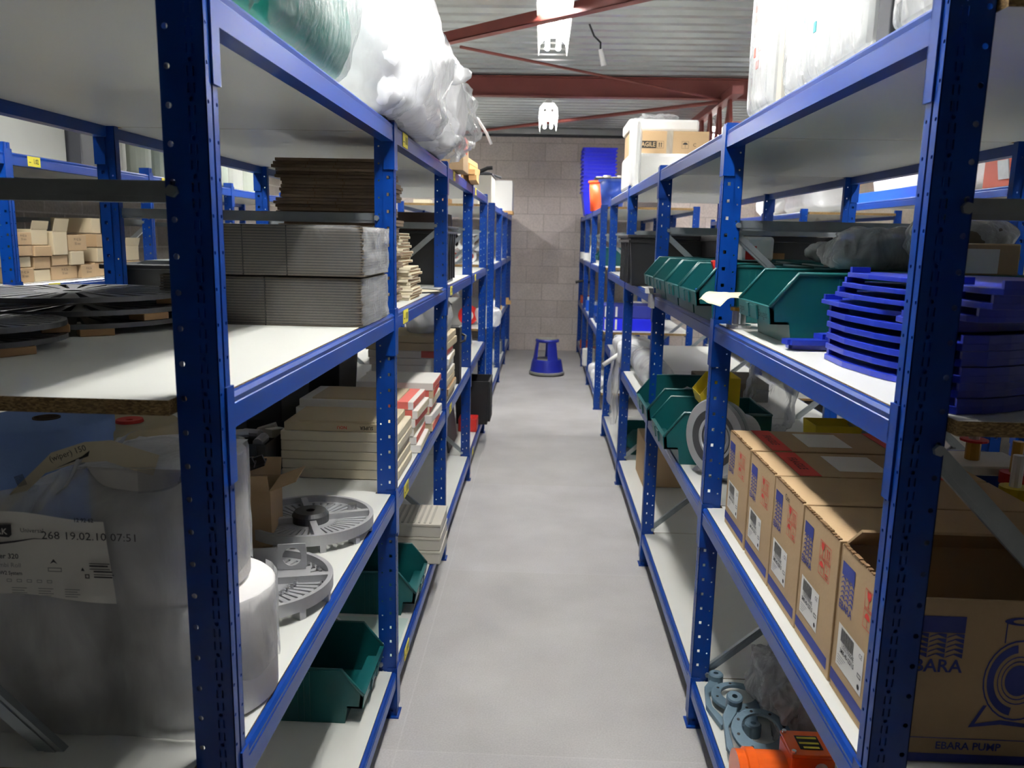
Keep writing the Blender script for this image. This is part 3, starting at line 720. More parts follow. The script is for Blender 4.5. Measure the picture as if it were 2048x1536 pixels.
b.text('(wiper) 150', .0135, .0, .004, T, 0, h=.002); b.poly([(-.03, -.012), (.03, -.010), (.036, -.002), (.02, -.007)], T, 0, h=.002)
b.build('strip_printing', INK, t); b = MB()
for k in range(8): b.quad(-.098+k*.002, -.097+k*.002, -.022, -.004, T, 0, h=.002)
b.build('barcode', INK, t)
# open cardboard box with black profiles
t = thing('open_box', 'small open cardboard box beside the large round grille', 'box', (-.80, 2.05, ZM), .12)
b = MB(); w_, d_, h_ = .2, .15, .155
for x0, x1, y0, y1 in ((-.1, .1, -.075, -.072), (-.1, .1, .072, .075), (-.1, -.097, -.072, .072), (.097, .1, -.072, .072)): b.box(x0, x1, y0, y1, 0, h_)
b.box(-.1, .1, -.075, .075, 0, .003); b.build('body', CARD, t)
for nm, o_, u, v, L_ in (('flap', (-.1, -.075, h_), (1, 0, 0), (0, -.35, .9), .05), ('flap', (.1, -.075, h_), (0, 1, 0), (.9, 0, .35), .07), ('flap', (-.1, .075, h_), (1, 0, 0), (0, .4, .9), .05)):
    b = MB(); T = frame(o_, u, v); ln = .2 if u[0] else .15; b.box(.003, ln-.003, 0, L_, -.0015, .0015, 0, T); b.build(nm, CARD, t)
for k, nm in enumerate(('longer', 'shorter')):
    b = MB(); b.prism([(-.02, 0), (.02, 0), (.02, .004), (.004, .004), (.004, .025), (-.004, .025), (-.004, .004), (-.02, .004)], 0, .12-.02*k, 'x')
    solo('black_profile', b, BLACK, '%s black plastic profile sticking out of the small open cardboard box' % nm, 'profile', loc=(-.86+.03*k, 2.03+.05*k, ZM+.168)).rotation_euler = (.2, -.35, .1)
# large round grille (ring, hub, spokes, slotted plate)
def round_grille(label, cx, cy, r, hubr, handle, rz, group=None):
    t = thing('round_grille', label, 'grille', (cx, cy, ZM), rz, group)
    b = MB(); b.lathe([(r-.011, .022), (r, .022), (r, .05), (r-.011, .05)], 96, 0, None, True); b.build('rim', STEEL, t, smooth=False)
    b = MB(); nsl = 44
    slotted_disc(b, r-.01, .026, .006, nsl, r*.42); b.build('slotted_plate', STEEL, t)
    for i in range(4 if not handle else 2):
        b = MB(); T = Matrix.Rotation(PI/2*i*(1 if not handle else 2)+.25, 4, 'Z'); b.box(.03, r-.008, -.009, .009, .024, .048, 0, T)
        b.build('spoke', STEEL, t)
    b = MB(); b.lathe([(.012, .02), (hubr, .02), (hubr, .052), (hubr*.85, .062), (.012, .062)], 40, 0, None, True); b.build('hub', DARKST, t)
    for i in range(10):
        b = MB(); T = Matrix.Rotation(2*PI*i/10, 4, 'Z'); b.box(r-.03, r-.003, -.008, .008, 0, .023, 0, T); b.build('foot', STEEL, t)
    if handle:
        for rr, nn in ((r*.52, 14), (r*.86, 18)):
            for i in range(nn):
                a = -1.5+2.6*i/nn; b = MB(); p = (rr*math.cos(a), rr*math.sin(a)); b.cyl((p[0], p[1], .03), (p[0], p[1], .041), .0042, n=6); b.build('bolt', CHROME, t)
        b = MB(); T = frame((-.05, .03, .047), (1, .22, 0), (0, 0, 1)); pts = [(-.16, 0), (.155, 0), (.165, .05), (.15, .066), (-.16, .042)]
        # upright handle plate with a round hole at its end
        hc = (.118, .031); hr = .022; n8 = 16
        b.prism([(-.16, 0), (.085, 0), (.085, .056), (-.16, .042)], -.002, .002, 'z', 0, T)
        ring = [(hc[0]+hr*math.cos(2*PI*i/n8), hc[1]+hr*math.sin(2*PI*i/n8)) for i in range(n8)]
        out = []
        for i in range(n8):
            a = 2*PI*i/n8; c_, s_ = math.cos(a), math.sin(a); k_ = min(.033/abs(c_) if abs(c_) > 1e-6 else 9, .031/abs(s_) if abs(s_) > 1e-6 else 9); out.append((hc[0]+c_*k_, hc[1]+s_*k_))
        vs = [(p[0], p[1], z_) for z_ in (-.002, .002) for p in out+ring]; N = 2*n8
        fs = [(i, (i+1) % n8, (i+1) % n8+n8, i+n8) for i in range(n8)]
        fs += [tuple(q+N for q in f[::-1]) for f in fs]
        fs += [(i+n8, (i+1) % n8+n8, (i+1) % n8+n8+N, i+n8+N) for i in range(n8)]+[(i, (i+1) % n8, (i+1) % n8+N, i+N) for i in range(n8)]
        b.add(vs, fs, 0, T); b.build('handle_plate', STEEL, t)
        b = MB(); T2 = frame((-.05, .03, .04), (1, .22, 0), (-.22, 1, 0)); b.box(-.16, .16, -.03, .004, 0, .006, 0, T2); b.build('handle_foot', STEEL, t)
    else:
        b = MB(); b.cyl((r*.62, .085, .03), (r*.62, .085, .05), .013, n=20); b.build('boss', CHROME, t)
    return t
round_grille('large round steel grille with raised hub lying near the pale box stack', -.625, 2.115, .172, .05, False, .15)
round_grille('round steel grille with an upright handle plate, nearest the tissue rolls', -.628, 1.693, .17, .045, True, 0)
# black trays with small parts at the back
for k, (x0, x1, y0, y1, lab) in enumerate(((-1.33, -1.13, 2.5, 2.86, 'black tray of grey parts at the back left, behind the beige roll'), (-1.10, -.90, 2.56, 2.92, 'black tray of grey parts at the back beside the pale box stack'))):
    t = thing('parts_tray', lab, 'tray', ((x0+x1)/2, (y0+y1)/2, z2+.004)); w_, d_ = x1-x0, y1-y0
    b = MB(); b.frus((0, 0), w_-.03, d_-.03, w_, d_, 0, .14, topc=False); b.build('body', BLACK, t, solid=.004)
    b = MB()
    for q in range(6): b.box(-w_/2+.03+q*.025, -w_/2+.042+q*.025, -d_/2-.001, -d_/2+.012, .10, .138)
    b.build('grille_front', RUBBER, t)
    for q in range(5):
        b = MB(); sx_, sy_ = jig(w_/3.2), jig(d_/3.2)
        if q % 2: b.box(-.035, .035, -.02, .02, 0, .03)
        else: b.cyl((0, -.03, .018), (0, .04, .022), .018, n=10)
        o = solo('machine_part', b, GREYBOX if q % 2 else STEEL, '%s grey machine part lying in the black tray %s' % (('round', 'square', 'short round', 'flat square', 'tilted round')[q], ('behind the beige roll', 'beside the pale box stack')[k]), 'part', bevel=.002)
        o.location = ((x0+x1)/2+sx_, (y0+y1)/2+sy_, z2+.115); o.rotation_euler = (0, .1*q, q*1.1)
for x, y, w_, d_, h, lab in ((-1.165, 3.24, .34, .40, .36, 'tall black plastic crate at the shelf back, behind the pale box stacks'), (-1.115, 3.74, .44, .38, .40, 'tall black plastic crate behind the third stack, before the third left upright')):
    t = thing('storage_crate', lab, 'crate', (x, y, z2+.004))
    b = MB(); b.frus((0, 0), w_-.04, d_-.04, w_, d_, 0, h); b.build('body', BLACK, t, bevel=.004)
    b = MB(); b.box(-w_/2-.008, w_/2+.008, -d_/2-.008, d_/2+.008, h-.025, h-.008); b.build('rim', BLACK, t, bevel=.003)
# pale file-box stacks beyond the second upright
def flatbox(label, x0, x1, y0, y1, z0, h, m, edge, group, writing=None, rz=0., band=None, lid=None):
    t = thing('flat_box', label, 'box', ((x0+x1)/2, (y0+y1)/2, z0), rz, group); w_, d_ = x1-x0, y1-y0
    b = MB(); b.box(-w_/2, w_/2, -d_/2, d_/2, 0, h*.97); b.build('body', m, t, bevel=.003)
    b = MB(); b.box(w_/2-.002, w_/2+.0015, -d_/2+.004, d_/2-.004, .006, h*.9); b.build('end_print', edge, t)
    if band:
        b = MB(); b.box(w_/2-.12, w_/2-.02, -d_/2-.0012, d_/2+.0012, .003, h*.96).box(w_/2-.12, w_/2-.02, -d_/2, d_/2, h*.9, h*.975); b.build('printed_band', band, t)
    if lid:
        b = MB(); b.box(-w_/2+.05, w_/2-.06, -d_/2+.01, d_/2-.03, h*.97, h*.97+.006); b.build('paper_sheet', lid, t)
    if writing:
        b = MB(); T = frame((.10, -d_/2, h*.5), (-1, 0, 0), (0, 0, -1))
        b.text('SUPER', h*.55, 0, 0, T, 0, True, h=.0016); b.text('NOU', h*.5, .085, 0, T, 1, True, h=.0016)
        b.build('printing', [INK, REDP], t)
    return t
z = z2+.004; g = 'pale flat boxes in the front stack'
nm = ('bottom', 'second from bottom', 'third from bottom', 'fourth from bottom', 'fifth from bottom')
for i in range(5):
    h = (.034, .033, .030, .036, .034)[i]; x0 = -.885+jig(.003)
    flatbox('%s cream flat box of the front stack behind the second left upright' % nm[i], x0, -.482+jig(.008), 2.66, 2.95, z, h, PAPERC, PAPERC, g); z += h
flatbox('aged tan flat box with upside-down SUPER lettering on top of the front stack', -.872, -.50, 2.665, 2.93, z, .03, PAPERY, PAPERY, g, True, 0, None, PAPERY)
z = z2+.004; g = 'red banded flat boxes in the second stack'
for i in range(6):
    h = .034+jig(.002); x0 = -.93+jig(.01)
    flatbox('%s white flat box with red end in the second stack from the upright' % (nm+('topmost',))[i], x0, -.47+jig(.012), 3.02, 3.30, z, h, PAPER, PINKP if i % 2 else PAPERC, g, False, jig(.03), PINKP if i > 3 else None, PAPERY if i == 5 else None)
    z += h
z = z2+.004; g = 'worn red and white boxes in the third stack'
for i in range(6):
    h = .036+jig(.003); flatbox('%s worn red and white flat box before the third left upright' % (nm+('topmost',))[i], -.80+jig(.02), -.468+jig(.014), 3.38, 3.66, z, h, PAPER if i % 2 else PAPERY, (PINKP, PAPER, PINKP, PAPERC, REDP, PINKP)[i], g, False, jig(.05), PINKP if i in (2, 4) else None); z += h
# bay three: high stack of worn boxes and a black case
z = z2+.004; g = 'worn flat boxes in the tall stack'
nm9 = nm+('sixth from bottom', 'seventh from bottom', 'eighth from bottom', 'topmost')
for i in range(9):
    h = .038+jig(.003)
    flatbox('%s worn flat box in the tall stack beyond the third left upright' % nm9[i], -.86+jig(.015), -.47+jig(.012), 3.98, 4.36, z, h, (PAPERY, WOODB, PAPERY, PAPER, PAPER, PAPER, PAPER, PAPERY, PAPERY)[i], (PAPERY, PAPERY, PAPERY, PAPERC, PAPER, PAPERC, PINKP, PAPERY, PAPERY)[i], g, False, jig(.04), PINKP if i == 6 else None); z += h
t = thing('tool_case', 'flat black plastic case standing on edge after the tall box stack', 'case', (-.56, 4.62, z2+.003))
b = MB(); b.box(-.1, .1, -.06, .06, 0, .33); b.build('body', BLACK, t, bevel=.008)
b = MB(); b.tube([(.1, -.04, .24), (.125, -.03, .25), (.125, .03, .27), (.1, .04, .28)], .007, 8); b.build('handle', BLACK, t)
b = MB(); b.blob((0, 0, .08), (.12, .12, .085), .25, 12, .8, 30, 18, 0, 5, 0); solo('plastic_bag', b, FILMW, 'crumpled pale plastic bag above the tall box stack at left', 'bag', loc=(-.58, 4.15, z+.001), smooth=True)
# ================================================================ LEFT RACK, bottom shelf
zb = zB+.003
make_bin('stacking_bin', 'nearest big green bin on the bottom left shelf', (-.845, 2.315, zb), 0)
make_bin('stacking_bin', 'green bin on the bottom left shelf just beyond the second upright', (-.80, 3.02, zb), 0)
t = thing('tape_roll', 'small tan tape roll inside the green bin beyond the second left upright', 'tape', (-.565, 3.0, zb+.006))
b = MB(); b.lathe([(.028, -.012), (.045, -.012), (.045, .012), (.028, .012)], 24, 0, Matrix.Translation((0, 0, .046)) @ Matrix.Rotation(1.2, 4, 'Y'), True); b.build('tape', ROLLC, t)
b = MB(); b.lathe([(.025, -.013), (.028, -.013), (.028, .013), (.025, .013)], 24, 0, Matrix.Translation((0, 0, .046)) @ Matrix.Rotation(1.2, 4, 'Y'), True); b.build('core', CORE, t)
b = MB(); b.box(-.86, -.475, 2.5, 2.84, zb, zb+.004); solo('plastic_sheet', b, MINT, 'pale green plastic sheet lying between the two bottom green bins', 'sheet')
g = 'beige metal trays'
for i in range(3):
    t = thing('metal_tray', '%s of three beige metal trays stacked on the bottom left shelf' % ('bottom', 'middle', 'top')[i], 'tray', (-.56, 3.50, zb+i*.0625), 0, g)
    b = MB(); b.box(-.14, .14, -.13, .13, 0, .058); b.build('body', BEIGE, t, bevel=.003)
    b = MB(); b.box(-.143, .143, -.133, .133, .05, .061); b.build('rim', BEIGE, t, bevel=.002)
    if i == 2:
        for q in range(9): b = MB(); b.box(-.11+q*.025, -.10+q*.025, -.12, .12, .0612, .064); b.build('vent_slat', GREYBOX, t)
b = MB(); b.box(0, .012, -.32, .32, 0, .26); o = solo('leaning_board', b, GREYBOX, 'grey panel leaning at the back of the bottom left shelf behind the beige trays', 'panel', loc=(-.86, 4.3, zb)); o.rotation_euler = (0, .25, 0)
b = MB(); b.box(-.006, .006, -.25, .25, 0, .34); o = solo('dark_board', b, DARKG, 'dark grey panel standing on the bottom left shelf near the fourth upright', 'panel', loc=(-.60, 5.5, zb)); o.rotation_euler = (0, -.12, 0)
t = thing('stacking_crate', 'black slatted crate overhanging the bottom left shelf near the far end', 'crate', (-.52, 6.28, zb))
b = MB(); b.frus((0, 0), .24, .30, .27, .34, 0, .34, topc=False); b.build('body', BLACK, t, solid=.005)
b = MB()
for q in range(7): b.box(.118+.0, .142, -.13+q*.04, -.118+q*.04, .02, .33)
b.box(-.14, .14, -.175, -.165, .325, .345).box(-.14, .14, .165, .175, .325, .345).box(.13, .14, -.165, .165, .325, .345).box(-.14, -.13, -.165, .165, .325, .345)
b.build('ribs_and_rim', BLACK, t)
t = thing('red_case', 'small red case with a black handle on the bottom left shelf', 'case', (-.53, 5.95, zb))
b = MB(); b.box(-.07, .07, -.08, .08, 0, .10); b.build('body', REDE, t, bevel=.006)
b = MB(); b.tube([(-.0, -.06, .1), (0, -.05, .15), (0, .05, .15), (0, .06, .1)], .008, 8); b.build('handle', RUBBER, t)
# ================================================================ LEFT RACK, top shelf
zt_ = zT+.003
t = thing('teal_bale', 'teal sheeting bale in clear plastic on the top left shelf', 'bale', (-.72, 1.70, zt_))
b = MB(); b.blob((0, 0, .28), (.27, .36, .29), .07, 5, .45, 60, 36, 0, 2, 0); b.build('teal_sheet', GREEND, t, smooth=True)
b = MB(); b.blob((0, .02, .285), (.285, .385, .3), .07, 7, .45, 70, 40, 0, 4, 0); b.build('clear_wrap', FILM, t, smooth=True)
t = thing('wrapped_bale', 'bright white plastic-wrapped bale hanging over the top left beam', 'bale', (-.66, 2.66, zt_))
b = MB(); b.blob((0, 0, .24), (.30, .40, .25), .10, 6, .42, 80, 44, 0, 9, 0); b.build('white_bag', WRAPW, t, smooth=True)
b = MB(); b.blob((.02, 0, .20), (.30, .42, .21), .14, 8, .5, 70, 34, 0, 13, 0); b.build('clear_wrap', FILM, t, smooth=True)
b = MB(); b.blob((.31, .34, .24), (.07, .035, .03), .4, 20, .8, 24, 16, 0, 21); b.build('wrap_tail', FILMW, t, smooth=True)
t = thing('wrapped_bale', 'second white plastic bag with pale teal folds beyond the second left upright', 'bale', (-.62, 3.42, zt_))
b = MB(); b.blob((0, 0, .20), (.27, .24, .21), .14, 8, .5, 60, 36, 0, 17, 0); b.build('white_bag', WRAPW, t, smooth=True)
b = MB(); b.blob((.03, .02, .15), (.28, .26, .16), .2, 10, .6, 60, 30, 0, 23, 0); b.build('clear_wrap', FILM, t, smooth=True)
b = MB(); b.sheet(lambda u, v: (.255+.02*math.sin(v*3)+.03*noise.noise(Vector((u*5, v*4, 1))), -.22+.4*u, .10-.15*v*(1-.4*u)), 16, 10); b.build('hanging_fold', FILMH, t, smooth=True)
t = thing('parts_carton', 'narrow kraft carton with a red label on the top left beam', 'box', (-.455, 4.25, zt_))
b = MB(); b.box(-.06, .05, -.14, .14, 0, .17); b.build('body', CARD, t, bevel=.003)
b = MB(); b.box(-.05, .04, -.1415, -.14, .10, .165); b.box(.05, .0512, -.10, .05, .09, .165); b.build('red_label', REDP, t)
b = MB(); b.tube([(-.02, 0, 0), (.0, .0, .10), (.0, .02, .16), (.03, .03, .18), (.07, .04, .17)], .017, 10); solo('pipe_elbow', b, PVC, 'short white bent pipe behind the kraft carton on the top left shelf', 'pipe', loc=(-.46, 4.55, zt_), smooth=True)
b = MB(); b.tube([(-.08, 0, 0), (-.04, 0, .06), (0, 0, .075), (.05, 0, .03), (.095, 0, -.035), (.12, 0, -.09)], .008, 8); solo('white_hose', b, PVC, 'thin white hose curving out over the aisle above the kraft carton', 'hose', loc=(-.40, 4.3, 2.17), smooth=True)
g = 'wooden offcuts piled on the top left shelf'
k = 0; base = None
for r_, n_ in enumerate((4, 3, 3, 2)):
    for i in range(n_):
        if base is None:
            b = MB(); b.box(-.023, .023, -.2, .2, 0, .030); base = solo('wood_offcut', b, WOOD, 'short wooden offcut in the loose pile on the top left shelf', 'wood', g, bevel=.002); o = base
        else: o = base.copy(); C.objects.link(o)
        o.location = (-.425-.051*i+jig(.008)-.01*r_, 5.0+jig(.05), zt_+r_*.033); o.rotation_euler = (0, jig(.08), jig(.10)); k += 1
t = thing('grey_cabinet', 'grey metal cabinet with black handle on the far left rack top', 'cabinet', (-.78, 8.35, 1.918))
b = MB(); b.box(-.3, .26, -.25, .35, 0, .31); b.build('body', GREYBOX, t, bevel=.006)
b = MB(); b.box(-.31, .27, -.26, .36, .295, .315); b.build('lid', DARKG, t, bevel=.003)
b = MB(); b.tube([(-.05, .05, .31), (.12, .05, .35), (.2, .05, .385), (.25, .05, .39)], .02, 10); b.build('lever', RUBBER, t)
t = thing('tube_rack', 'dark metal frame leaning over the grey cabinet on the far left rack', 'frame', (-.7, 8.8, 1.918))
for p, q in (((-.4, 0, .0), (-.4, .0, .36)), ((-.4, 0, .36), (.1, 0, .37)), ((.1, 0, .37), (.24, 0, .32))):
    b = MB(); b.tube([p, q], .012, 8); b.build('tube', DARKG, t)
t = thing('white_appliance', 'tall white box with tan base at the far end of the left rack', 'box', (-.52, 10.75, 1.918))
b = MB(); b.box(-.12, .115, -.2, .25, .03, .42); b.build('body', FOAM, t, bevel=.01)
b = MB(); b.box(-.125, .12, -.205, .255, 0, .04); b.build('base', WOOD, t)
# ================================================================ RIGHT RACK, second shelf: pump cartons
zs = z2+.003
def pump_carton(label, y0, y1, x0=.572, x1=1.07, h=.285, open_top=False, tape=True, front=False, note=False):
    t = thing('pump_carton', label, 'box', ((x0+x1)/2, (y0+y1)/2, zs), 0, 'row of pump cartons'); w_, d_ = x1-x0, y1-y0
    b = MB()
    if not open_top: b.box(-w_/2, w_/2, -d_/2, d_/2, 0, h)
    else:
        b.box(-w_/2, w_/2, -d_/2, d_/2, 0, .004)
        for a in ((-w_/2, w_/2, -d_/2, -d_/2+.005), (-w_/2, w_/2, d_/2-.005, d_/2), (-w_/2, -w_/2+.005, -d_/2+.005, d_/2-.005), (w_/2-.005, w_/2, -d_/2+.005, d_/2-.005)): b.box(*a, .004, h)
    b.build('body', CARD, t, bevel=.002)
    T = frame((-w_/2, 0, 0), (0, -1, 0), (0, 0, 1)); s_ = d_/.22
    b = MB()                                   # logo: solid block over rows of waves, lettering below
    lx0, lx1 = -.096*s_, -.040*s_
    b.quad(lx0, lx1, .232, .258, T, 0)
    for r_ in range(5):
        zz1 = .2315-r_*.0095; n_ = 3; wv = (lx1-lx0)/n_
        for q in range(n_):
            a = lx0+q*wv; k_ = .25+.12*r_
            b.poly([(a, zz1-.0085), (a+wv*.5, zz1-.0025), (a+wv, zz1-.0085), (a+wv, zz1-.0005), (a+wv*.55, zz1+.0005), (a+wv*.1, zz1-.005)], T, 0)
    b.text('EBARA', .022, (lx0+lx1)/2-.001, .174, T, 0, True, sx=.92)
    b.build('printed_logo', BLUEINK, t)
    b = MB(); px, pz, q = .006*s_, .182, .032*s_                    # four red handling symbols
    for i in range(2):
        for j in range(2): b.rectframe(px+i*q*1.04, px+i*q*1.04+q, pz+j*.036, pz+j*.036+.034, .0013, T, 0)
    c0, c1, r0, r1 = px+q/2, px+q*1.54, pz+.017, pz+.053
    b.poly([(c0-.009, r1+.014), (c0+.009, r1+.014), (c0+.007, r1+.003), (c0+.001, r1-.002), (c0+.001, r1-.011), (c0+.006, r1-.013), (c0-.006, r1-.013), (c0-.001, r1-.011), (c0-.001, r1-.002), (c0-.007, r1+.003)], T, 0)
    for k in (-.005, .005): b.poly([(c1+k-.0015, r1-.009), (c1+k+.0015, r1-.009), (c1+k+.0015, r1+.006), (c1+k+.004, r1+.006), (c1+k, r1+.012), (c1+k-.004, r1+.006), (c1+k-.0015, r1+.006)], T, 0)
    b.quad(c1-.010, c1+.010, r1-.013, r1-.0115, T, 0)
    b.poly([(c0+.011*math.cos(PI*i/8), r0+.001+.011*math.sin(PI*i/8)) for i in range(9)], T, 0); b.quad(c0-.0007, c0+.0007, r0-.012, r0+.001, T, 0); b.quad(c0-.0007, c0+.004, r0-.0125, r0-.011, T, 0)
    b.text('2', .014, c1, r0+.006, T, 0); b.quad(c1-.008, c1+.008, r0-.007, r0-.004, T, 0); b.quad(c1-.008, c1+.008, r0-.013, r0-.010, T, 0)
    b.build('handling_symbols', REDP, t)
    b = MB(); a0, a1, b0, b1 = -.088*s_, .026*s_, .058, .140
    b.quad(a0, a1, b0, b1, T, 0, .0009)
    k = 0; xx = a0+.014*s_
    while xx < a0+.07*s_: wd = (.0012, .0022, .001, .0016)[k % 4]; b.quad(xx, xx+wd, b1-.030, b1-.004, T, 1, .0014); xx += wd+.0014; k += 1
    b.text('1320370004E', .0125, a0+.048*s_, b1-.036, T, 1, h=.0014, sx=.85); b.text('3M/E 40-125/1.5', .0125, a0+.047*s_, b1-.048, T, 1, True, h=.0014, sx=.8)
    b.text('CE', .012, a1-.013, b1-.014, T, 1, h=.0014)
    for k in range(4): b.quad(a0+.008, a0+.045-.007*k, b1-.06-k*.005, b1-.0585-k*.005, T, 2, .0014)
    b.poly([(a1-.012+.005*math.cos(PI*i/6), b0+.012+.005*math.sin(PI*i/6)) for i in range(12)], T, 1, .0014)
    b.rectframe(a1-.02, a1-.005, b0+.028, b0+.036, .0015, T, 1, .0014)
    b.build('shipping_label', [PAPER, INK, mat('label_grey', srgb(170, 170, 172), .7)], t)
    b = MB(); b.quad(-d_/2+.0015, d_/2-.012, .016, .040, T, 0); b.build('blue_stripe', BLUEINK, t)
    if note:
        b = MB(); b.text('Con', .02, -.005, .262, T, 0); b.build('pen_note', INK, t)
    if tape:
        b = MB(); x = w_/2-.09; b.box(x-.026, x+.026, -d_/2+.001, d_/2-.001, h, h+.0008); b.build('red_tape', REDP, t)
        b = MB(); x = -w_/2+.085; b.box(x-.026, x+.026, -d_/2+.001, d_/2-.001, h, h+.0008)
        Tt = frame((-w_/2+.085, 0, h), (0, -1, 0), (1, 0, 0)); b.text('FRAGILE', .03, 0, 0, Tt, 1, True, h=.0014); b.build('red_tape', [REDP, mat('dark_red_print', srgb(110, 30, 28), .6)], t)
        b = MB(); b.box(-w_/2+.17, -w_/2+.29, -d_/2+.05, d_/2-.03, h, h+.0006); b.build('delivery_note', FILMH if note else BLUEG if False else PAPER, t)
    # worn upper edge: rough cut of the flaps
    b = MB()
    for k in range(14):
        yy = -d_/2+.006+(d_-.012)*k/14; b.box(-w_/2-.001, -w_/2+.006, yy, yy+(d_-.012)/14*(.5+.5*R.random()), h-.001, h+.0015+.002*R.random())
    b.build('torn_edge', CARDI, t)
    if front:                                  # side facing the end of the rack
        T2 = frame((-w_/2, -d_/2, 0), (1, 0, 0), (0, 0, 1)); b = MB()
        lx0, lx1 = .03, .114; b.quad(lx0, lx1, .228, .256, T2, 0)
        for r_ in range(5):
            zz1 = .2265-r_*.0085; wv = (lx1-lx0)/3
            for q in range(3):
                a = lx0+q*wv; b.poly([(a, zz1-.008), (a+wv*.5, zz1-.002), (a+wv, zz1-.008), (a+wv, zz1-.0003), (a+wv*.55, zz1+.0005), (a+wv*.1, zz1-.0045)], T2, 0)
        b.text('EBARA', .031, (lx0+lx1)/2-.003, .170, T2, 0, True)
        b.text('EBARA PUMP', .0185, .141, .0305, T2, 0, True, sx=.98); b.quad(.004, w_-.01, .0435, .045, T2, 0); b.quad(.004, w_-.004, .001, .0165, T2, 0)
        b.build('printed_side', BLUEINK, t)
        b = MB(); c = (.207, .150)              # line drawing of a pump
        def ring(cx, cz, r0, r1, mi=0, a0=0, a1=2*PI, n=28, sx=1.):
            for i in range(n):
                p, q_ = a0+(a1-a0)*i/n, a0+(a1-a0)*(i+1)/n
                b.poly([(cx+sx*r0*math.cos(p), cz+r0*math.sin(p)), (cx+sx*r1*math.cos(p), cz+r1*math.sin(p)), (cx+sx*r1*math.cos(q_), cz+r1*math.sin(q_)), (cx+sx*r0*math.cos(q_), cz+r0*math.sin(q_))], T2, mi)
        ring(*c, .067, .070, sx=.8); ring(*c, .048, .062, a0=PI*.55, a1=PI*1.45, sx=.8); ring(*c, .040, .042, sx=.8); ring(*c, .0, .027, sx=.8, n=24); ring(*c, .032, .034, sx=.8)
        for xx in (-.03, .022): b.quad(c[0]+xx, c[0]+xx+.002, c[1]+.064, c[1]+.098, T2, 0)
        ring(c[0]-.003, c[1]+.101, .004, .007, sx=4.4)
        b.poly([(c[0]-.05, c[1]-.045), (c[0]-.07, c[1]-.085), (c[0]-.02, c[1]-.078), (c[0]+.06, c[1]-.085), (c[0]+.05, c[1]-.078), (c[0]-.02, c[1]-.07), (c[0]-.06, c[1]-.078), (c[0]-.044, c[1]-.045)], T2, 0)
        b.build('pump_drawing', BLUEINK, t)
    return t
pump_carton('farthest of the five pump cartons, next to the second right upright', 2.12, 2.352, tape=True)
pump_carton('second pump carton from the second right upright, with a clear delivery pouch', 1.885, 2.105, tape=True, note=False)
pump_carton('middle one of the five pump cartons, with a pen note on its front', 1.668, 1.878, tape=False, note=True)
pump_carton('fourth pump carton from the second upright, beside the open carton', 1.455, 1.661, tape=False)
oc = pump_carton('open pump carton nearest the viewer, with raised flap and blue pump drawing', 1.215, 1.445, open_top=True, tape=False, front=True)
b = MB(); T = frame((-.24, .115, .285), (1, 0, 0), (0, -.8, .62)); b.box(0, .48, 0, .075, -.0025, .0025, 0, T); b.build('raised_flap', CARD, oc)
b = MB(); T = frame((.245, -.11, .285), (0, 1, 0), (.9, 0, .4)); b.box(0, .22, 0, .10, -.0025, .0025, 0, T); b.build('raised_flap', CARD, oc)
b = MB(); b.box(-.2, .2, -.09, .09, .01, .12); b.build('inner_packing', CARDI, oc, bevel=.01)
t = thing('open_box', 'brown open box behind the open pump carton at the right edge of the picture', 'box', (1.26, 1.5, zs))
b = MB()
for a in ((-.14, .14, -.15, -.145), (-.14, .14, .145, .15), (-.14, -.135, -.145, .145), (.135, .14, -.145, .145)): b.box(*a, .004, .27)
b.box(-.14, .14, -.15, .15, 0, .004); b.build('body', CARD, t)
b = MB(); T = frame((-.14, -.15, .27), (0, 1, 0), (-.75, 0, .6)); b.box(0, .3, 0, .09, -.0025, .0025, 0, T); b.build('raised_flap', CARDI, t)
# ---- same shelf, behind the cartons and beyond the upright
make_bin('stacking_bin', 'green bin with clear bags on the second right shelf, beside the steel flange', (.875, 3.14, zs), PI, L=.40, W=.32, H=.2)
make_bin('stacking_bin', 'green bin on the second right shelf at the third right upright, farther from the flange', (.875, 3.66, zs), PI, L=.40, W=.38, H=.2)
def crumple(name, label, loc, rad, m, seed, amp=.35, fr=14, cat='bag', pw=.8, group=None):
    b = MB(); b.blob((0, 0, rad[2]), rad, amp, fr, pw, 40, 24, 0, seed, 0); return solo(name, b, m, label, cat, group, loc=loc, smooth=True)
crumple('plastic_bag', 'clear crumpled bag with red seal in the green bin beside the flange', (.68, 3.12, zs+.01), (.07, .08, .085), FILMG, 31)
crumple('plastic_bag', 'grey clear bag lying in the farther green bin', (.72, 3.68, zs+.01), (.08, .12, .07), FILMG, 33)
crumple('plastic_bag', 'clear bag rising behind the two green bins on the second right shelf', (1.05, 3.62, zs), (.10, .10, .16), FILMH, 35)
b = MB(); b.box(-.02, .02, -.006, .006, 0, .012); solo('red_clip', b, REDP, 'small red clip on the clear bag in the green bin', 'clip', loc=(.622, 3.09, zs+.09))
t = thing('yellow_bin', 'yellow plastic bin holding brass parts between green bins', 'bin', (.655, 2.95, zs+.247)); t.scale = (.68, .9, .85) 
b = MB()
for s in (-1, 1): b.prism([(.1, 0), (-.09, 0), (-.11, .05), (-.04, .125), (.1, .125)], s*.08, s*.084, 'y')
b.box(.096, .1, -.08, .08, 0, .125).box(-.09, .096, -.08, .08, 0, .004); b.prism([(-.09, 0), (-.086, 0), (-.106, .05), (-.11, .05)], -.08, .08, 'y'); b.build('bin_body', YELP, t)
t = thing('yellow_bin', 'second yellow bin half hidden behind the second right upright', 'bin', (.98, 2.66, zs+.10))
b = MB(); b.frus((0, 0), .13, .11, .15, .13, 0, .15, topc=False); b.build('bin_body', YELP, t, solid=.004)
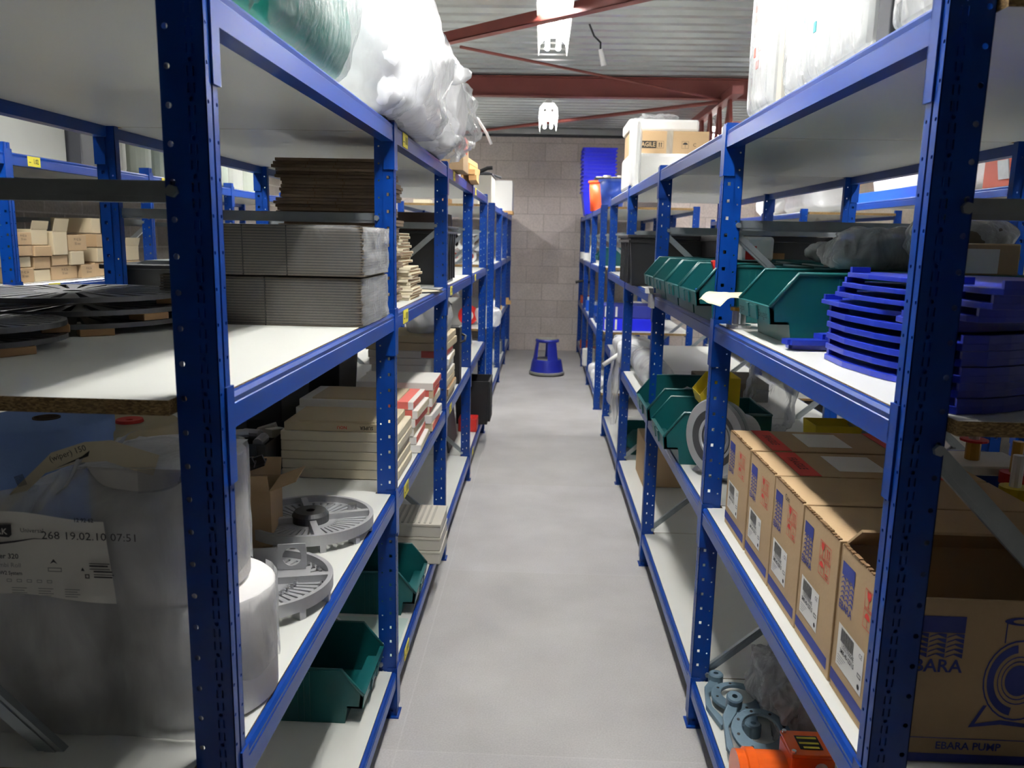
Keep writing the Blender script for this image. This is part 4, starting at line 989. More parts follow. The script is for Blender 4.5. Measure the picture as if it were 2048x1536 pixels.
b = MB(); b.box(-.06, .06, -.05, .05, -.10, 0); b.build('stand', DGREEN, t)
for i in range(4):
    b = MB(); b.cyl((0, 0, 0), (.03, .01, .035), .016, n=10); o = solo('brass_fitting', b, BRASS if i % 2 else CHROME, '%s fitting lying in the yellow bin on the second right shelf' % ('small steel', 'front brass', 'rear steel', 'rear brass')[i], 'fitting', loc=(.63+.02*i, 2.91+.03*(i % 3), zs+.252))
# big steel pump flange on its foot
t = thing('pump_casing', 'steel pump casing with round flange facing the aisle', 'pump part', (.655, 2.80, zs), .6)
Tf = Matrix.Translation((-.02, 0, .155)) @ Matrix.Rotation(-PI/2+.0, 4, 'Y') @ Matrix.Rotation(0, 4, 'Z')
b = MB(); b.lathe([(.036, 0), (.05, .012), (.062, .012), (.07, .02), (.085, .02), (.1, .026), (.135, .026), (.14, .02), (.14, 0), (.13, -.03), (.08, -.05), (.036, -.05)], 48, 0, Tf, True); b.build('flange', STEEL, t, smooth=False)
b = MB(); b.lathe([(.060, .0135), (.100, .0265), (.102, .0275), (.060, .0145)], 48, 0, Tf, True); b.build('seal_face', DARKST, t)
b = MB(); b.lathe([(.1395, .001), (.143, .001), (.143, .012), (.1395, .012)], 48, 0, Tf, True); b.build('edge_ring', GALV, t)
b = MB(); b.cyl((.03, 0, .155), (.12, 0, .155), .085, .07, 28); b.build('housing', STEEL, t)
b = MB(); b.prism([(-.14, 0), (.14, 0), (.08, .06), (-.08, .06)], .0, .08, 'x'); b.build('foot', STEEL, t)
for s in (-1, 1):
    b = MB(); b.cyl((-.004, s*.10, .02), (.03, s*.10, .02), .012, n=8); b.build('foot_bolt', CHROME, t)
t = thing('steel_tank', 'round steel drum lid with shiny columns behind the nearest pump carton', 'machine part', (.86, 2.60, zs))
# clutter in the dark behind the cartons
b = MB()
t = thing('steel_table', 'round steel plate on shiny posts behind the farthest pump carton', 'machine part', (1.15, 2.62, zs))
bpy.data.objects.remove(bpy.data.objects['steel_tank'])
b = MB(); b.cyl((0, 0, .2), (0, 0, .215), .2, n=40); b.build('plate', CHROME, t)
for i in range(5): b = MB(); a = 2*PI*i/5+.3; b.cyl((.15*math.cos(a), .15*math.sin(a), 0), (.15*math.cos(a), .15*math.sin(a), .2), .02, n=12); b.build('post', CHROME, t)
b = MB(); b.cyl((0, 0, 0), (0, 0, .2), .09, n=24); b.build('core', MINT, t)
crumple('plastic_bag', 'grey pointed plastic bag on the round steel plate', (1.12, 2.66, zs+.216), (.08, .07, .06), FILMG, 41)
t = thing('blue_machine', 'blue machine part with white ledge behind the pump cartons', 'machine part', (1.17, 2.18, zs))
b = MB(); b.box(-.08, .12, -.14, .12, 0, .26); b.build('body', BLUE, t, bevel=.01)
b = MB(); b.box(-.10, .1, -.16, -.0, .26, .285); b.build('ledge', BEIGE, t, bevel=.004)
for i in range(4):
    t = thing('valve', '%s valve on the back of the second right shelf' % ('brass and red', 'tall brass', 'white capped', 'red stacked')[i], 'valve', (1.14+.055*(i % 2), 2.09-.10*i+.0, zs+(.286 if i == 0 else 0)))
    hh = (.07, .36, .35, .33)[i]
    b = MB(); b.cyl((0, 0, 0), (0, 0, hh*.7), .018, n=10); b.build('body', (BRASS, BRASS, GREYBOX, REDE)[i], t)
    b = MB(); b.cyl((0, 0, hh*.7), (0, 0, hh*.78), .034, n=14); b.build('wheel', (REDE, REDE, YELP, REDE)[i], t)
    b = MB(); b.cyl((0, 0, hh*.78), (0, 0, hh), .013, n=10); b.build('cap', (GREYBOX, BRASS, PVC, PVC)[i], t)
t = make_bin('stacking_bin', 'dark green bin at the back of the second right shelf behind the pump cartons', (1.38, 1.62, zs), PI, L=.18, W=.26, H=.30)
# ================================================================ RIGHT RACK, bottom shelf
zb = zB+.003
def casting(label, x, y, rz, z=zb):
    t = thing('cast_plate', label, 'casting', (x, y, z), rz, 'blue-grey cast plates')
    out = []                                   # teardrop flange outline with two lugs
    for i in range(40):
        a = 2*PI*i/40; r = .083
        out.append((r*math.cos(a), r*math.sin(a)))
    n = 40
    b = MB(); ci = [(.052*math.cos(2*PI*i/n), .052*math.sin(2*PI*i/n)+.012) for i in range(n)]
    vs = [(p[0], p[1], z_) for z_ in (.02, .032) for p in out+ci]
    N = 2*n; fs = [(i+N, (i+1) % n+N, (i+1) % n+n+N, i+n+N) for i in range(n)]+[(i, i+n, (i+1) % n+n, (i+1) % n) for i in range(n)]
    fs += [(i, (i+1) % n, (i+1) % n+N, i+N) for i in range(n)]+[(i+n, i+n+N, (i+1) % n+n+N, (i+1) % n+n) for i in range(n)]
    b.add(vs, fs); b.build('ring', GREYC, t, bevel=.002)
    b = MB(); b.prism([(-.05, -.08), (.05, -.08), (.045, -.15), (-.03, -.15)], .004, .026); b.build('tail', GREYC, t, bevel=.004)
    b = MB(); b.prism([(-.088, .02), (-.06, .07), (-.05, .11), (-.075, .12), (-.10, .06), (-.10, -.05), (-.06, -.15), (-.04, -.13), (-.08, -.05)], 0, .018); b.build('edge_rib', GREYC, t, bevel=.003)
    for q in ((-.062, .115), (.03, -.15)):
        b = MB(); b.lathe([(.008, 0), (.024, 0), (.024, .034), (.02, .038), (.008, .038)], 24, 0, Matrix.Translation((q[0], q[1], 0)), True); b.build('lug', GREYC, t)
    for i in range(8):
        b = MB(); a = 2*PI*i/8+.3; b.cyl((.068*math.cos(a), .068*math.sin(a)+.004, .03), (.068*math.cos(a), .068*math.sin(a)+.004, .0328), .0045, n=8); b.build('bolt_hole', INK, t)
    return t
casting('farther blue-grey cast plate with a round opening on the bottom right shelf', .652, 2.345, -.15)
casting('nearer blue-grey cast plate, between the other plate and the orange motors', .655, 2.10, -.1, zb+.046).rotation_euler = (.28, 0, -.1)
t = thing('bagged_casting', 'grey clear plastic bag around dark castings on the bottom right shelf', 'bag', (.80, 2.28, zb))
b = MB(); b.blob((0, 0, .085), (.08, .13, .085), .2, 9, .7, 30, 20, 0, 52, 0); b.build('dark_casting', GREYC, t, smooth=True)
b = MB(); b.blob((0, 0, .095), (.105, .17, .10), .3, 16, .7, 70, 44, 0, 53, 0); b.build('clear_bag', FILMG, t, smooth=True)
b = MB(); b.blob((.02, -.06, .05), (.09, .12, .12), .35, 20, .7, 60, 36, 0, 57, 0); b.build('bag_fold', FILMG, t, smooth=True)
def motor(label, x, y, rz, length):
    t = thing('orange_motor', label, 'motor', (x, y, zb), rz, 'orange vibration motors'); r = .066
    Ty = Matrix.Translation((0, 0, r+.006)) @ Matrix.Rotation(PI/2, 4, 'X')
    b = MB(); b.lathe([(0.001, -.10), (r*.8, -.10), (r*.95, -.094), (r, -.08), (r, .05), (r*1.08, .052), (r*1.08, .075), (r, .078), (r, .10), (.001, .10)], 40, 0, Matrix.Translation((-.03, 0, r+.006)) @ Matrix.Rotation(-PI/2, 4, 'Y')); b.build('drum', ORANGE, t, smooth=False)
    b = MB(); b.box(-.10, .10, -r*.9, r*.9, 0, .02); b.build('foot', ORANGE, t, bevel=.004)
    b = MB(); b.prism([(-.055, -.05), (.055, -.05), (.06, .045), (-.06, .045)], r*1.6, r*1.6+.06, 'z', 0, Matrix.Translation((.05, -.0, 0))); b.build('terminal_box', ORANGE, t, bevel=.006)
    b = MB(); b.box(-.008, .11, -.055, .05, r*1.6+.06, r*1.6+.07); b.build('box_lid', ORANGE, t, bevel=.003)
    for p in ((.0, -.045), (.10, -.045), (.0, .04), (.10, .04)): b = MB(); b.cyl((p[0], p[1], r*1.6+.068), (p[0], p[1], r*1.6+.076), .006, n=8); b.build('screw', CHROME, t)
    b = MB(); T = Matrix.Translation((.05, -.003, r*1.6+.0706)); b.quad(-.03, .028, -.03, .028, T, 0); b.quad(-.026, .024, .014, .022, T, 1, .0014); b.quad(-.026, .024, -.008, .0, T, 1, .0014); b.quad(-.02, .02, -.026, -.018, T, 1, .0014); b.build('warning_plate', [INK, YELL], t)
    b = MB(); b.cyl((.07, -.05, r*1.6+.03), (.07, -.085, r*1.6+.03), .016, n=12); b.build('cable_gland', GREYBOX, t)
    for k in range(5): b = MB(); a = .4+k*.55; b.cyl((-.03+.05, -r*1.0*math.cos(a), r+.006+r*1.0*math.sin(a)), (.052, -r*1.0*math.cos(a), r+.006+r*1.0*math.sin(a)), .006, n=8); b.build('bolt', CHROME, t)
    return t
motor('orange vibration motor with its drum end towards the aisle, behind the other motor', .665, 1.90, 0, .2)
motor('nearest orange vibration motor at the bottom edge of the picture', .66, 1.715, -.05, .2)
# bottom shelf farther on
carton('kraft_carton', 'brown carton on the bottom right shelf below the hanging plastic', .63, 1.0, 4.62, 5.0, zb, zb+.27, tape=TAPE)
make_bin('stacking_bin', 'green bin on the bottom right shelf under the hanging white plastic', (.93, 5.5, zb), PI)
# ================================================================ RIGHT RACK, eye-level shelf
ze = z3+.003
make_bin('stacking_bin', 'nearest big green bin on the eye-level right shelf, pen writing on its lip', (.90, 2.115, ze), PI, writing=('ogon', 'Beugels'))
for i, (y, lab) in enumerate(((2.66, 'green bin with a blue part in it just beyond the second right upright'), (2.985, 'second green bin beyond the second right upright, no part showing'), (3.31, 'green bin with a paper scrap before the third right upright'), (3.63, 'green bin right at the third right upright'))):
    make_bin('stacking_bin', lab, (.825, y, ze), PI, 'green bins in a row')
for i, (x, y) in enumerate(((1.315, 2.30), (1.315, 1.96), (1.315, 1.60), (1.30, 2.80), (1.30, 3.13), (1.30, 3.46))):
    make_bin('stacking_bin', '%s green bin in the back row facing away on the eye-level right shelf' % ('third nearest', 'second nearest', 'nearest', 'fourth nearest', 'second farthest', 'farthest')[i], (x-.37, y, ze), 0, 'green bins in the back row')
b = MB(); b.sheet(lambda u, v: (-.07+.14*u, -.06+.12*v+.02*math.sin(u*4), .012*math.sin(u*5)+.01*v+.01*noise.noise(Vector((u*3, v*3, 1)))), 12, 8)
o = solo('paper_tag', b, PAPERC, 'torn cream paper tag sticking out beside the nearest big green bin', 'paper', loc=(.545, 2.345, ze+.085), smooth=True, solid=.001); o.rotation_euler = (0, -.25, .3)
t = thing('steel_fitting', 'small steel pipe fitting standing on the shelf beside the nearest green bin', 'fitting', (.575, 2.36, ze))
b = MB(); b.lathe([(.012, 0), (.035, 0), (.035, .01), (.02, .012), (.02, .05), (.012, .05)], 24, 0, None, True); b.build('flange', CHROME, t)
b = MB(); b.lathe([(.008, .05), (.026, .05), (.026, .06), (.008, .06)], 24, 0, None, True); b.build('collar', BRASS, t)
b = MB(); b.box(-.02, .02, -.05, .05, 0, .012); solo('blue_part', b, BLUEB, 'small blue part lying in a green bin just beyond the second right upright', 'part', loc=(.53, 2.66, ze+.08))
b = MB(); b.sheet(lambda u, v: (.05*u, -.04+.08*v, .03*u+.01*math.sin(v*4)), 6, 6); solo('paper_scrap', b, PAPERC, 'pale paper scrap in the green bin before the third right upright', 'paper', loc=(.50, 3.30, ze+.088), solid=.001)
t = thing('steel_bracket', 'grey steel bracket hanging over the beam below the row of green bins', 'bracket', (.515, 3.66, ze))
b = MB(); b.box(-.02, .05, -.05, .05, .0, .012).box(-.028, -.012, -.05, .05, -.05, .012); b.build('plate', STEEL, t)
b = MB(); b.box(-.045, -.01, .01, .045, .012, .035); b.build('block', PVC, t)
# blue polyethylene plates
def arc(cx, cyy, r, a0, a1, n): return [(cx+r*math.cos(a0+(a1-a0)*i/n), cyy+r*math.sin(a0+(a1-a0)*i/n)) for i in range(n+1)]
NEAR = [(.600, 1.192), (.609, 1.178), (.65, 1.185), (.69, 1.201), (.737, 1.227), (.80, 1.272), (.87, 1.337), (.95, 1.425), (1.0, 1.50)]
PLATE = [(.66, 1.80), (.611, 1.745), (.607, 1.63), (.621, 1.521), (.632, 1.478), (.643, 1.45), (.648, 1.425), (.646, 1.405), (.635, 1.38), (.612, 1.362), (.600, 1.345), (.597, 1.285)]+NEAR+[(.99, 1.56), (.93, 1.63), (.85, 1.70), (.76, 1.76)]
def blue_plate(label, dx, dy, z, th, pitch, grp):
    t = thing('blue_plate', label, 'plastic plate', (dx, dy, z), 0, grp)
    b = MB(); b.prism(PLATE[::-1], 0, th); b.build('plate', PBLUE, t, bevel=.001)
    b = MB(); b.box(.614, .65, 1.73, 1.742, th, pitch-.0006); b.build('end_lip', PBLUE, t)
    inn = [(p[0]+.004, p[1]+.014) for p in NEAR[1:]]
    b = MB(); b.prism((NEAR[1:]+inn[::-1])[::-1], th-.0003, pitch-.0006); b.build('rim_lip', PBLUE, t)
    b = MB(); b.box(.604, .628, 1.29, 1.335, th, pitch-.0006); b.build('corner_spacer', PBLUE, t)
    return t
z = ze
nm = ('lowest', 'second lowest', 'third lowest', 'fourth from bottom', 'fifth from bottom', 'fourth from top', 'third from top', 'second from top', 'topmost')
for i in range(9):
    if i < 5: blue_plate('%s curved plate in the stack of blue plastic plates' % nm[i], jig(.004), jig(.006), z, .0115, .0235, 'curved blue plates'); z += .0235
    else: blue_plate('%s curved plate in the stack of blue plastic plates' % nm[i], (-.004, .002, .006, .010)[i-5], (.03, -.03, -.055, -.07)[i-5], z, .009, .0205, 'curved blue plates'); z += .0205
for i, (x, y, zz) in enumerate(((.635, 1.98, 0), (.64, 1.96, .0125), (.70, 1.985, .025))):
    b = MB(); b.box(-.045, .04, -.022, .022, 0, .012).box(-.052, -.03, -.012, .022, 0, .0119); solo('blue_offcut', b, PBLUE, '%s small blue plastic offcut beside the stack of blue plates' % ('bottom', 'middle', 'top')[i], 'plastic plate', 'blue offcuts', loc=(x-.02*(i == 1), y-.075, ze+zz+.0005)).rotation_euler = (0, 0, .2*i-.1)
# things lying on the back-row bins
b = MB(); b.box(-.012, .012, -.09, .09, 0, .10); 
t = thing('white_bottle', 'white plastic bottle with a red cap behind the second right upright', 'bottle', (.80, 3.2, ze+.172+.003))
for i, (x, y, r, m, lab) in enumerate(((1.06, 2.38, (.15, .09, .062), FILMG, 'big grey plastic bag lying on the back green bins'), (1.16, 2.05, (.12, .08, .07), FILMG, 'brown bag with shiny folds on the back green bins near the nearest upright'))):
    pass
bpy.data.objects.remove(t)
t = thing('red_handle_tool', 'red handled tool standing out of a green bin left of the second right upright', 'tool', (.62, 2.72, ze+.03))
b = MB(); b.box(-.006, .006, -.012, .012, 0, .165, 0, Matrix.Rotation(-.35, 4, 'Y')); b.build('handle', REDE, t, bevel=.003)
b = MB(); b.cyl((0, 0, -.02), (0, 0, .02), .015, n=12); b.build('head', STEEL, t)
t = thing('white_canister', 'white canister with a red panel behind the second right upright', 'canister', (.80, 3.12, ze+.178))
b = MB(); b.box(-.06, .06, -.05, .05, 0, .09); b.build('body', FOAM, t, bevel=.012)
b = MB(); b.box(-.045, -.005, -.0515, -.05, 0.005, .055); b.build('red_panel', REDE, t)
t = thing('bagged_parts', 'grey plastic bag of parts lying on the back row of green bins', 'bag', (.95, 2.32, ze+.178))
b = MB(); b.blob((0, 0, .045), (.13, .08, .045), .2, 10, .7, 40, 24, 0, 61, 0); b.build('parts', mat('taupe_cloth', srgb(128, 120, 106), .8, var=.15), t, smooth=True)
b = MB(); b.blob((0, 0, .052), (.15, .1, .055), .3, 14, .7, 50, 30, 0, 62, 0); b.build('bag', FILMG, t, smooth=True)
t = thing('bagged_parts', 'brown parts in a shiny bag near the nearest right upright', 'bag', (1.10, 2.22, ze+.178))
b = MB(); b.blob((0, 0, .06), (.10, .09, .065), .25, 9, .6, 40, 24, 0, 63, 0); b.build('parts', mat('brown_cloth', srgb(80, 70, 56), .8, var=.2), t, smooth=True)
b = MB(); b.blob((0, 0, .065), (.115, .1, .075), .3, 12, .6, 50, 30, 0, 64, 0); b.build('bag', FILMG, t, smooth=True)
t = thing('labelled_box', 'small kraft box with a pale label on the back row of green bins', 'box', (1.04, 2.04, ze+.178))
b = MB(); b.box(-.06, .1, -.05, .05, 0, .075); b.build('body', CARD, t, bevel=.004)
b = MB(); b.box(-.05, .05, -.0512, -.05, .004, .062); b.build('label', PAPER, t)
crumple('plastic_bag', 'bright white plastic bag on the back green bins right of the nearest upright', (1.36, 2.10, ze+.178), (.10, .08, .065), FILMW, 66)
crumple('plastic_bag', 'grey bag on the back green bins beyond the second right upright', (1.10, 3.1, ze+.178), (.10, .08, .035), FILMG, 68)
b = MB()
for s in (-1, 1): b.box(s*.014-.005, s*.014+.005, -.02, .02, 0, .065)
b.box(-.02, .02, -.021, .021, 0, .012)
solo('black_clip', b, BLACK, 'black forked plastic clip standing on a back green bin', 'clip', loc=(.90, 2.56, ze+.175))
t = thing('lidded_crate', 'black plastic crate beyond the third right upright', 'crate', (.74, 4.80, ze))
b = MB(); b.frus((0, 0), .48, .54, .52, .58, 0, .26)
for q in range(6): b.box(-.262, -.245, -.22+q*.085, -.205+q*.085, .01, .24)
b.build('body', BLACK, t)
b = MB(); b.box(-.27, .27, -.30, .30, .235, .25).box(-.275, .275, -.305, .305, .262, .278); b.build('rim', BLACK, t, bevel=.003)
t = thing('lidded_crate', 'second black plastic crate further in behind the row of green bins', 'crate', (1.12, 4.25, ze))
b = MB(); b.frus((0, 0), .46, .54, .50, .58, 0, .26); b.build('body', BLACK, t)
b = MB(); b.box(-.26, .26, -.30, .30, .25, .28); b.build('rim', BLACK, t, bevel=.003)
b = MB(); b.box(-.08, .04, -.2915, -.29, .14, .2); b.build('paper_label', CARDI, t)
make_bin('stacking_bin', 'green bin on the eye-level far right rack near the wall', (.90, 8.3, ze), PI, W=.4)
b = MB(); b.blob((0, 0, .1), (.03, .05, .12), .1, 5, .9, 16, 12, 0, 71, 0); solo('white_bottle', b, PVC, 'white rounded container on the far right rack at eye level', 'bottle', loc=(.57, 9.4, ze), smooth=True)
for i in range(2):
    b = MB(); b.cyl((0, 0, 0), (0, 0, .09), .045, n=16); solo('white_jar', b, PVC, '%s white jar on the far right rack beam' % ('farther', 'nearer')[i], 'jar', loc=(.56, 11.2-.9*i, ze))
b = MB(); b.tube([(-.09, 0, .0), (.0, 0, .02), (.1, 0, .0)], .018, 8); solo('pry_bar', b, RUBBER, 'black bar sticking out into the aisle from the far right rack', 'bar', loc=(.54, 10.9, 1.05))
# ================================================================ RIGHT RACK, top shelf: wrapped white bales
zt_ = zT+.003
for i, (y0, y1, x0, h, lab) in enumerate(((2.10, 2.34, .545, .46, 'farthest white wrapped block on the top right shelf'), (1.50, 2.04, .55, .48, 'middle, longest white wrapped block on the top right shelf'), (1.18, 1.415, .55, .48, 'nearest white wrapped block on the top right shelf at the nearest upright'))):
    t = thing('wrapped_block', lab, 'bale', (x0+.3, (y0+y1)/2, zt_), 0, 'wrapped blocks on the top right shelf'); d_ = y1-y0
    b = MB(); b.box(-.29, .29, -d_/2+.008, d_/2-.008, 0, h-.01); b.build('white_block', FOAM, t, bevel=.02)
    b = MB(); b.blob((0, 0, h/2), (.3, d_/2, h/2), .012, 20, .12, 100, 40, 0, 80+i, 0); b.build('stretch_film', FILMH, t, smooth=True)
    b = MB()
    for q in range(5 if i < 2 else 3):
        yy = jig(d_*.35); zz = .08+.3*R.random(); b.box(-.3005, -.2985, yy, yy+.012+.02*R.random(), zz, zz+.01+.015*R.random())
    b.build('print_specks', mat('teal_print%d' % i, srgb(90, 190, 200), .6) if i else PINKP, t)
for i, (y0, y1, lab) in enumerate(((2.05, 2.09, 'thin grey slab standing between the two farther white wrapped blocks'), (1.43, 1.485, 'dark grey slab standing between the two nearer white wrapped blocks'))):
    b = MB(); b.box(.56, 1.1, y0, y1, zt_, zt_+.5); solo('grey_slab', b, (GREYBOX, DARKG)[i], lab, 'panel', bevel=.003)
# wrapped carton farther along the top
t = thing('fragile_carton', 'kraft carton with FRAGILE print among white foam on the top right shelf', 'box', (.80, 5.62, zt_+.225))
b = MB(); b.box(-.25, .25, -.20, .20, 0, .148); b.build('body', CARD, t, bevel=.004)
b = MB(); b.box(-.02, .02, -.2012, .2012, -.001, .1495); b.build('tape', TAPE, t)
b = MB(); T = frame((0, -.2, 0), (1, 0, 0), (0, 0, 1))
b.quad(-.225, -.085, .04, .085, T, 0); b.text('FRAGILE', .040, -.155, .062, T, 1, True, h=.0014, sx=.85)
for px in (-.06, .10): b.rectframe(px-.022, px+.022, .04, .085, .0015, T, 0)
for k in (-.007, .007): b.poly([(-.06+k-.0025, .047), (-.06+k+.0025, .047), (-.06+k+.0025, .068), (-.06+k+.006, .068), (-.06+k, .078), (-.06+k-.006, .068), (-.06+k-.0025, .068)], T, 0)
b.poly([(.10+.016*math.cos(PI*i/8), .064+.014*math.sin(PI*i/8)) for i in range(9)], T, 0); b.quad(.099, .101, .045, .064, T, 0)
b.text('C', .03, .16, .062, T, 0); b.build('printing', [INK, CARD], t)
t = thing('foam_packing', 'white foam packing under the kraft carton printed FRAGILE', 'packing', (.72, 5.56, zt_))
b = MB(); b.box(-.185, .2, -.26, .26, 0, .222); b.build('foam_base', FOAM, t, bevel=.02)
t = thing('wrapped_box', 'white plastic-wrapped upright block covering the start of the FRAGILE print', 'box', (.585, 5.215, zt_))
b = MB(); b.box(-.05, .0, -.05, .07, 0, .40); b.build('foam', FOAM, t, bevel=.03)
b = MB(); b.blob((-.025, .01, .205), (.034, .07, .207), .05, 14, .25, 60, 30, 0, 91, 0); b.build('film', FILMH, t, smooth=True)
t = thing('foam_slab', 'white foam slab with loose plastic lying on the FRAGILE carton', 'foam', (.76, 5.66, zt_+.376))
b = MB(); b.box(-.225, .23, -.2, .2, 0, .075); b.build('slab', FOAM, t, bevel=.015)
b = MB(); b.blob((-.02, 0, .09), (.12, .08, .035), .6, 22, .8, 40, 24, 0, 93); b.build('loose_film', FILMH, t, smooth=True)
# stacked baskets and buckets near the wall
g = 'nested royal blue baskets'; base = None
for i in range(12):
    lab = 'royal blue plastic basket nested in the tall stack against the far wall'
    if base is None:
        base = thing('blue_basket', lab, 'basket', (.68, 10.62, 1.918), 0, 'nested royal blue baskets')
        b = MB(); b.frus((0, 0), .32, .42, .40, .50, 0, .30, topc=False); b.build('body', BUCKB, base, solid=.005)
        b = MB()
        for s in (-1, 1): b.box(-.215, .215, s*.255-.012, s*.255+.012, .288, .303); b.box(s*.205-.012, s*.205+.012, -.243, .243, .288, .303)
        b.build('rim', BUCKB, base)
    else: dup(base, (.68+jig(.004), 10.62+jig(.004), 1.918+i*.047))
def bucket(name, label, x, y, z, r0, r1, h, m, rim=None):
    t = thing(name, label, 'bucket', (x, y, z))
    b = MB(); b.lathe([(.001, 0), (r0, 0), (r1, h), (r1-.006, h), (r0-.006, .006), (.001, .006)], 32); b.build('body', m, t, smooth=True)
    b = MB(); b.lathe([(r1-.004, h-.02), (r1+.012, h-.02), (r1+.012, h), (r1-.004, h)], 32, 0, None, True); b.build('rim', rim or m, t)
    return t
bucket('orange_bucket', 'bright orange plastic bucket in front of the blue baskets', .60, 9.0, 1.918, .095, .115, .32, ORB)
bucket('blue_bucket', 'translucent blue plastic bucket right of the orange bucket', .655, 7.95, 1.918, .10, .13, .26, TBLUE)
t = thing('lid_stack', 'black tray of pale round lids resting on the orange bucket', 'lids', (.68, 9.0, 2.240))
b = MB(); b.box(-.14, .2, -.12, .12, 0, .03); b.build('tray', BLACK, t)
for i in range(4): b = MB(); b.cyl((-.08+i*.075, 0, .03), (-.08+i*.075, 0, .045+.015*(i % 2)), .055, .04, n=16); b.build('lid', GREYBOX, t)
# far right run, lower shelves
for i, (x, z) in enumerate(((.80, .757), (.80, .877))):
    t = thing('blue_carton', '%s blue printed carton on the end of the far right rack' % ('lower', 'upper')[i], 'box', (x, 7.93, z+.0015*i), 0, 'blue printed cartons')
    b = MB(); b.box(-.20, .30, -.2, .2, 0, .118); b.build('body', BUCKB if i == 0 else mat('dark_blue_card', srgb(40, 52, 150), .6), t, bevel=.004)
    b = MB(); b.box(-.19, -.13, -.2012, -.2, .01, .108).box(-.09, -.07, -.2012, -.2, .01, .108); b.build('white_print', PAPER, t)
b = MB(); b.box(-.28, .2, -.18, .18, 0, .07); solo('blue_crate', b, BLUE, 'flat blue crate on the far right rack behind the printed cartons', 'crate', loc=(.85, 8.6, .757), bevel=.004)
b = MB(); b.box(-.12, .12, -.1, .1, 0, .07); solo('kraft_carton', b, CARD, 'small kraft carton lying on the flat blue crate', 'box', loc=(.80, 8.6, .829), bevel=.003)
for i in range(2):
    t = thing('blue_bottle', '%s blue and white bottle pack on the far right rack near the wall' % ('farther', 'nearer')[i], 'bottle', (.60, 9.9-.75*i, .757))
    b = MB(); b.cyl((0, 0, 0), (0, 0, .13), .06, n=16); b.build('body', BLUEB, t)
    b = MB(); b.cyl((0, 0, .131), (0, 0, .17), .04, n=16); b.build('cap', PVC, t)
b = MB(); b.cyl((0, 0, 0), (0, 0, .20), .075, n=20); solo('white_drum', b, PVC, 'white round drum on the bottom far right shelf near the wall', 'drum', loc=(.565, 9.3, .169), bevel=.008)
for i in range(3):
    b = MB(); b.box(-.08, .08, -.09, .09, 0, .10); solo('red_carton', b, BRICKR, '%s rust-red carton at the far end of the right rack' % ('shelf-top', 'bottom middle', 'bottom nearest')[i], 'box', loc=((.62, 11.2, .757), (.62, 10.9, .169), (.66, 10.2, .169))[i], bevel=.004)
for i in range(3):
    b = MB(); b.blob((0, 0, .06), (.07, .07, .065), .15, 8, .8, 20, 14, 0, 101+i, 0); solo('white_bag', b, WRAPW, '%s small white bag on the bottom far right shelf' % ('farthest', 'middle', 'nearest')[i], 'bag', loc=(.60, 8.7-.42*i, .169), smooth=True)
# bubble wrap roll and draped plastic in bay four
t = thing('bubble_wrap', 'roll of clear bubble wrap lying on the second right shelf', 'roll', (.66, 4.75, zs))
b = MB(); b.lathe([(.02, -.35), (.085, -.35), (.09, 0), (.085, .35), (.02, .35)], 32, 0, Matrix.Translation((0, 0, .09)) @ Matrix.Rotation(PI/2, 4, 'X') , True); b.build('roll', FILMW, t, smooth=True)
b = MB(); b.lathe([(.016, -.36), (.022, -.36), (.022, .36), (.016, .36)], 20, 0, Matrix.Translation((0, 0, .09)) @ Matrix.Rotation(PI/2, 4, 'X'), True); b.build('core', CORE, t)
b = MB(); b.box(-.12, .22, -.2, .2, 0, .10); solo('grey_carton', b, CARDG, 'grey-brown low carton beside the bubble wrap roll', 'box', loc=(1.0, 4.45, zs), bevel=.004)
t = thing('draped_plastic', 'white plastic sheeting draped over the edge of the second right shelf', 'plastic sheet', (.55, 5.55, zs))
def drape(u, v, sd=0.):
    y = -.30+.6*u; q = v*.75
    if q < .16: x, z = .22-q*1.45, .10+.07*math.sin(q*9)
    else: x, z = -.012-.03*math.sin((q-.16)*2.2)+.012*math.sin(u*14+sd), .165-(q-.16)*(.88+.12*math.sin(u*3))
    return (x+.015*noise.noise(Vector((u*6, v*6, sd))), y+.02*math.sin(v*5), z+.012*noise.noise(Vector((u*7, v*5, sd+3))))
b = MB(); b.sheet(lambda u, v: drape(.0+.42*u, v), 24, 40); b.build('left_fold', FILMW, t, smooth=True)
b = MB(); b.sheet(lambda u, v: drape(.56+.40*u, v*.9, 4), 24, 40); b.build('right_fold', FILMW, t, smooth=True)
b = MB(); b.blob((.10, 0, .09), (.13, .26, .09), .2, 9, .6, 40, 24, 0, 111, 0); b.build('bundle', WRAPW, t, smooth=True)
b = MB(); b.tube([(.05, -.1, .12), (-.05, -.12, .05), (-.12, -.12, .0)], .016, 8); b.build('twisted_end', PVC, t, smooth=True)
# ================================================================ AISLE
t = thing('step_stool', 'round blue kick stool standing in the aisle before the block wall', 'stool', (.085, 9.62, 0), .35)
b = MB(); b.lathe([(.205, .012), (.212, .02), (.212, .04), (.205, .045), (.19, .045), (.19, .012)], 48, 0, None, True); b.build('rubber_skirt', mat('grey_rubber', srgb(150, 150, 142), .7), t)
b = MB(); b.lathe([(.2, .04), (.185, .13), (.172, .185), (.165, .19), (.155, .185), (.175, .12), (.19, .04)], 48, 0, None, True); b.build('base_ring', BUCKB if False else mat('stool_blue', srgb(28, 40, 150), .35), t, smooth=False)
b = MB(); b.cyl((0, 0, .186), (0, 0, .194), .158, n=40); b.build('lower_step', mat('ribbed_rubber', srgb(120, 120, 112), .8), t)
SBL = bpy.data.materials['stool_blue']
for a0, a1 in ((.55, 1.35), (2.55, 3.5), (4.4, 5.25)):
    b = MB(); b.lathe([(.168, .18), (.135, .40), (.128, .40), (.158, .18)], 12, 0, None, True, a0, a1); b.build('leg', SBL, t)
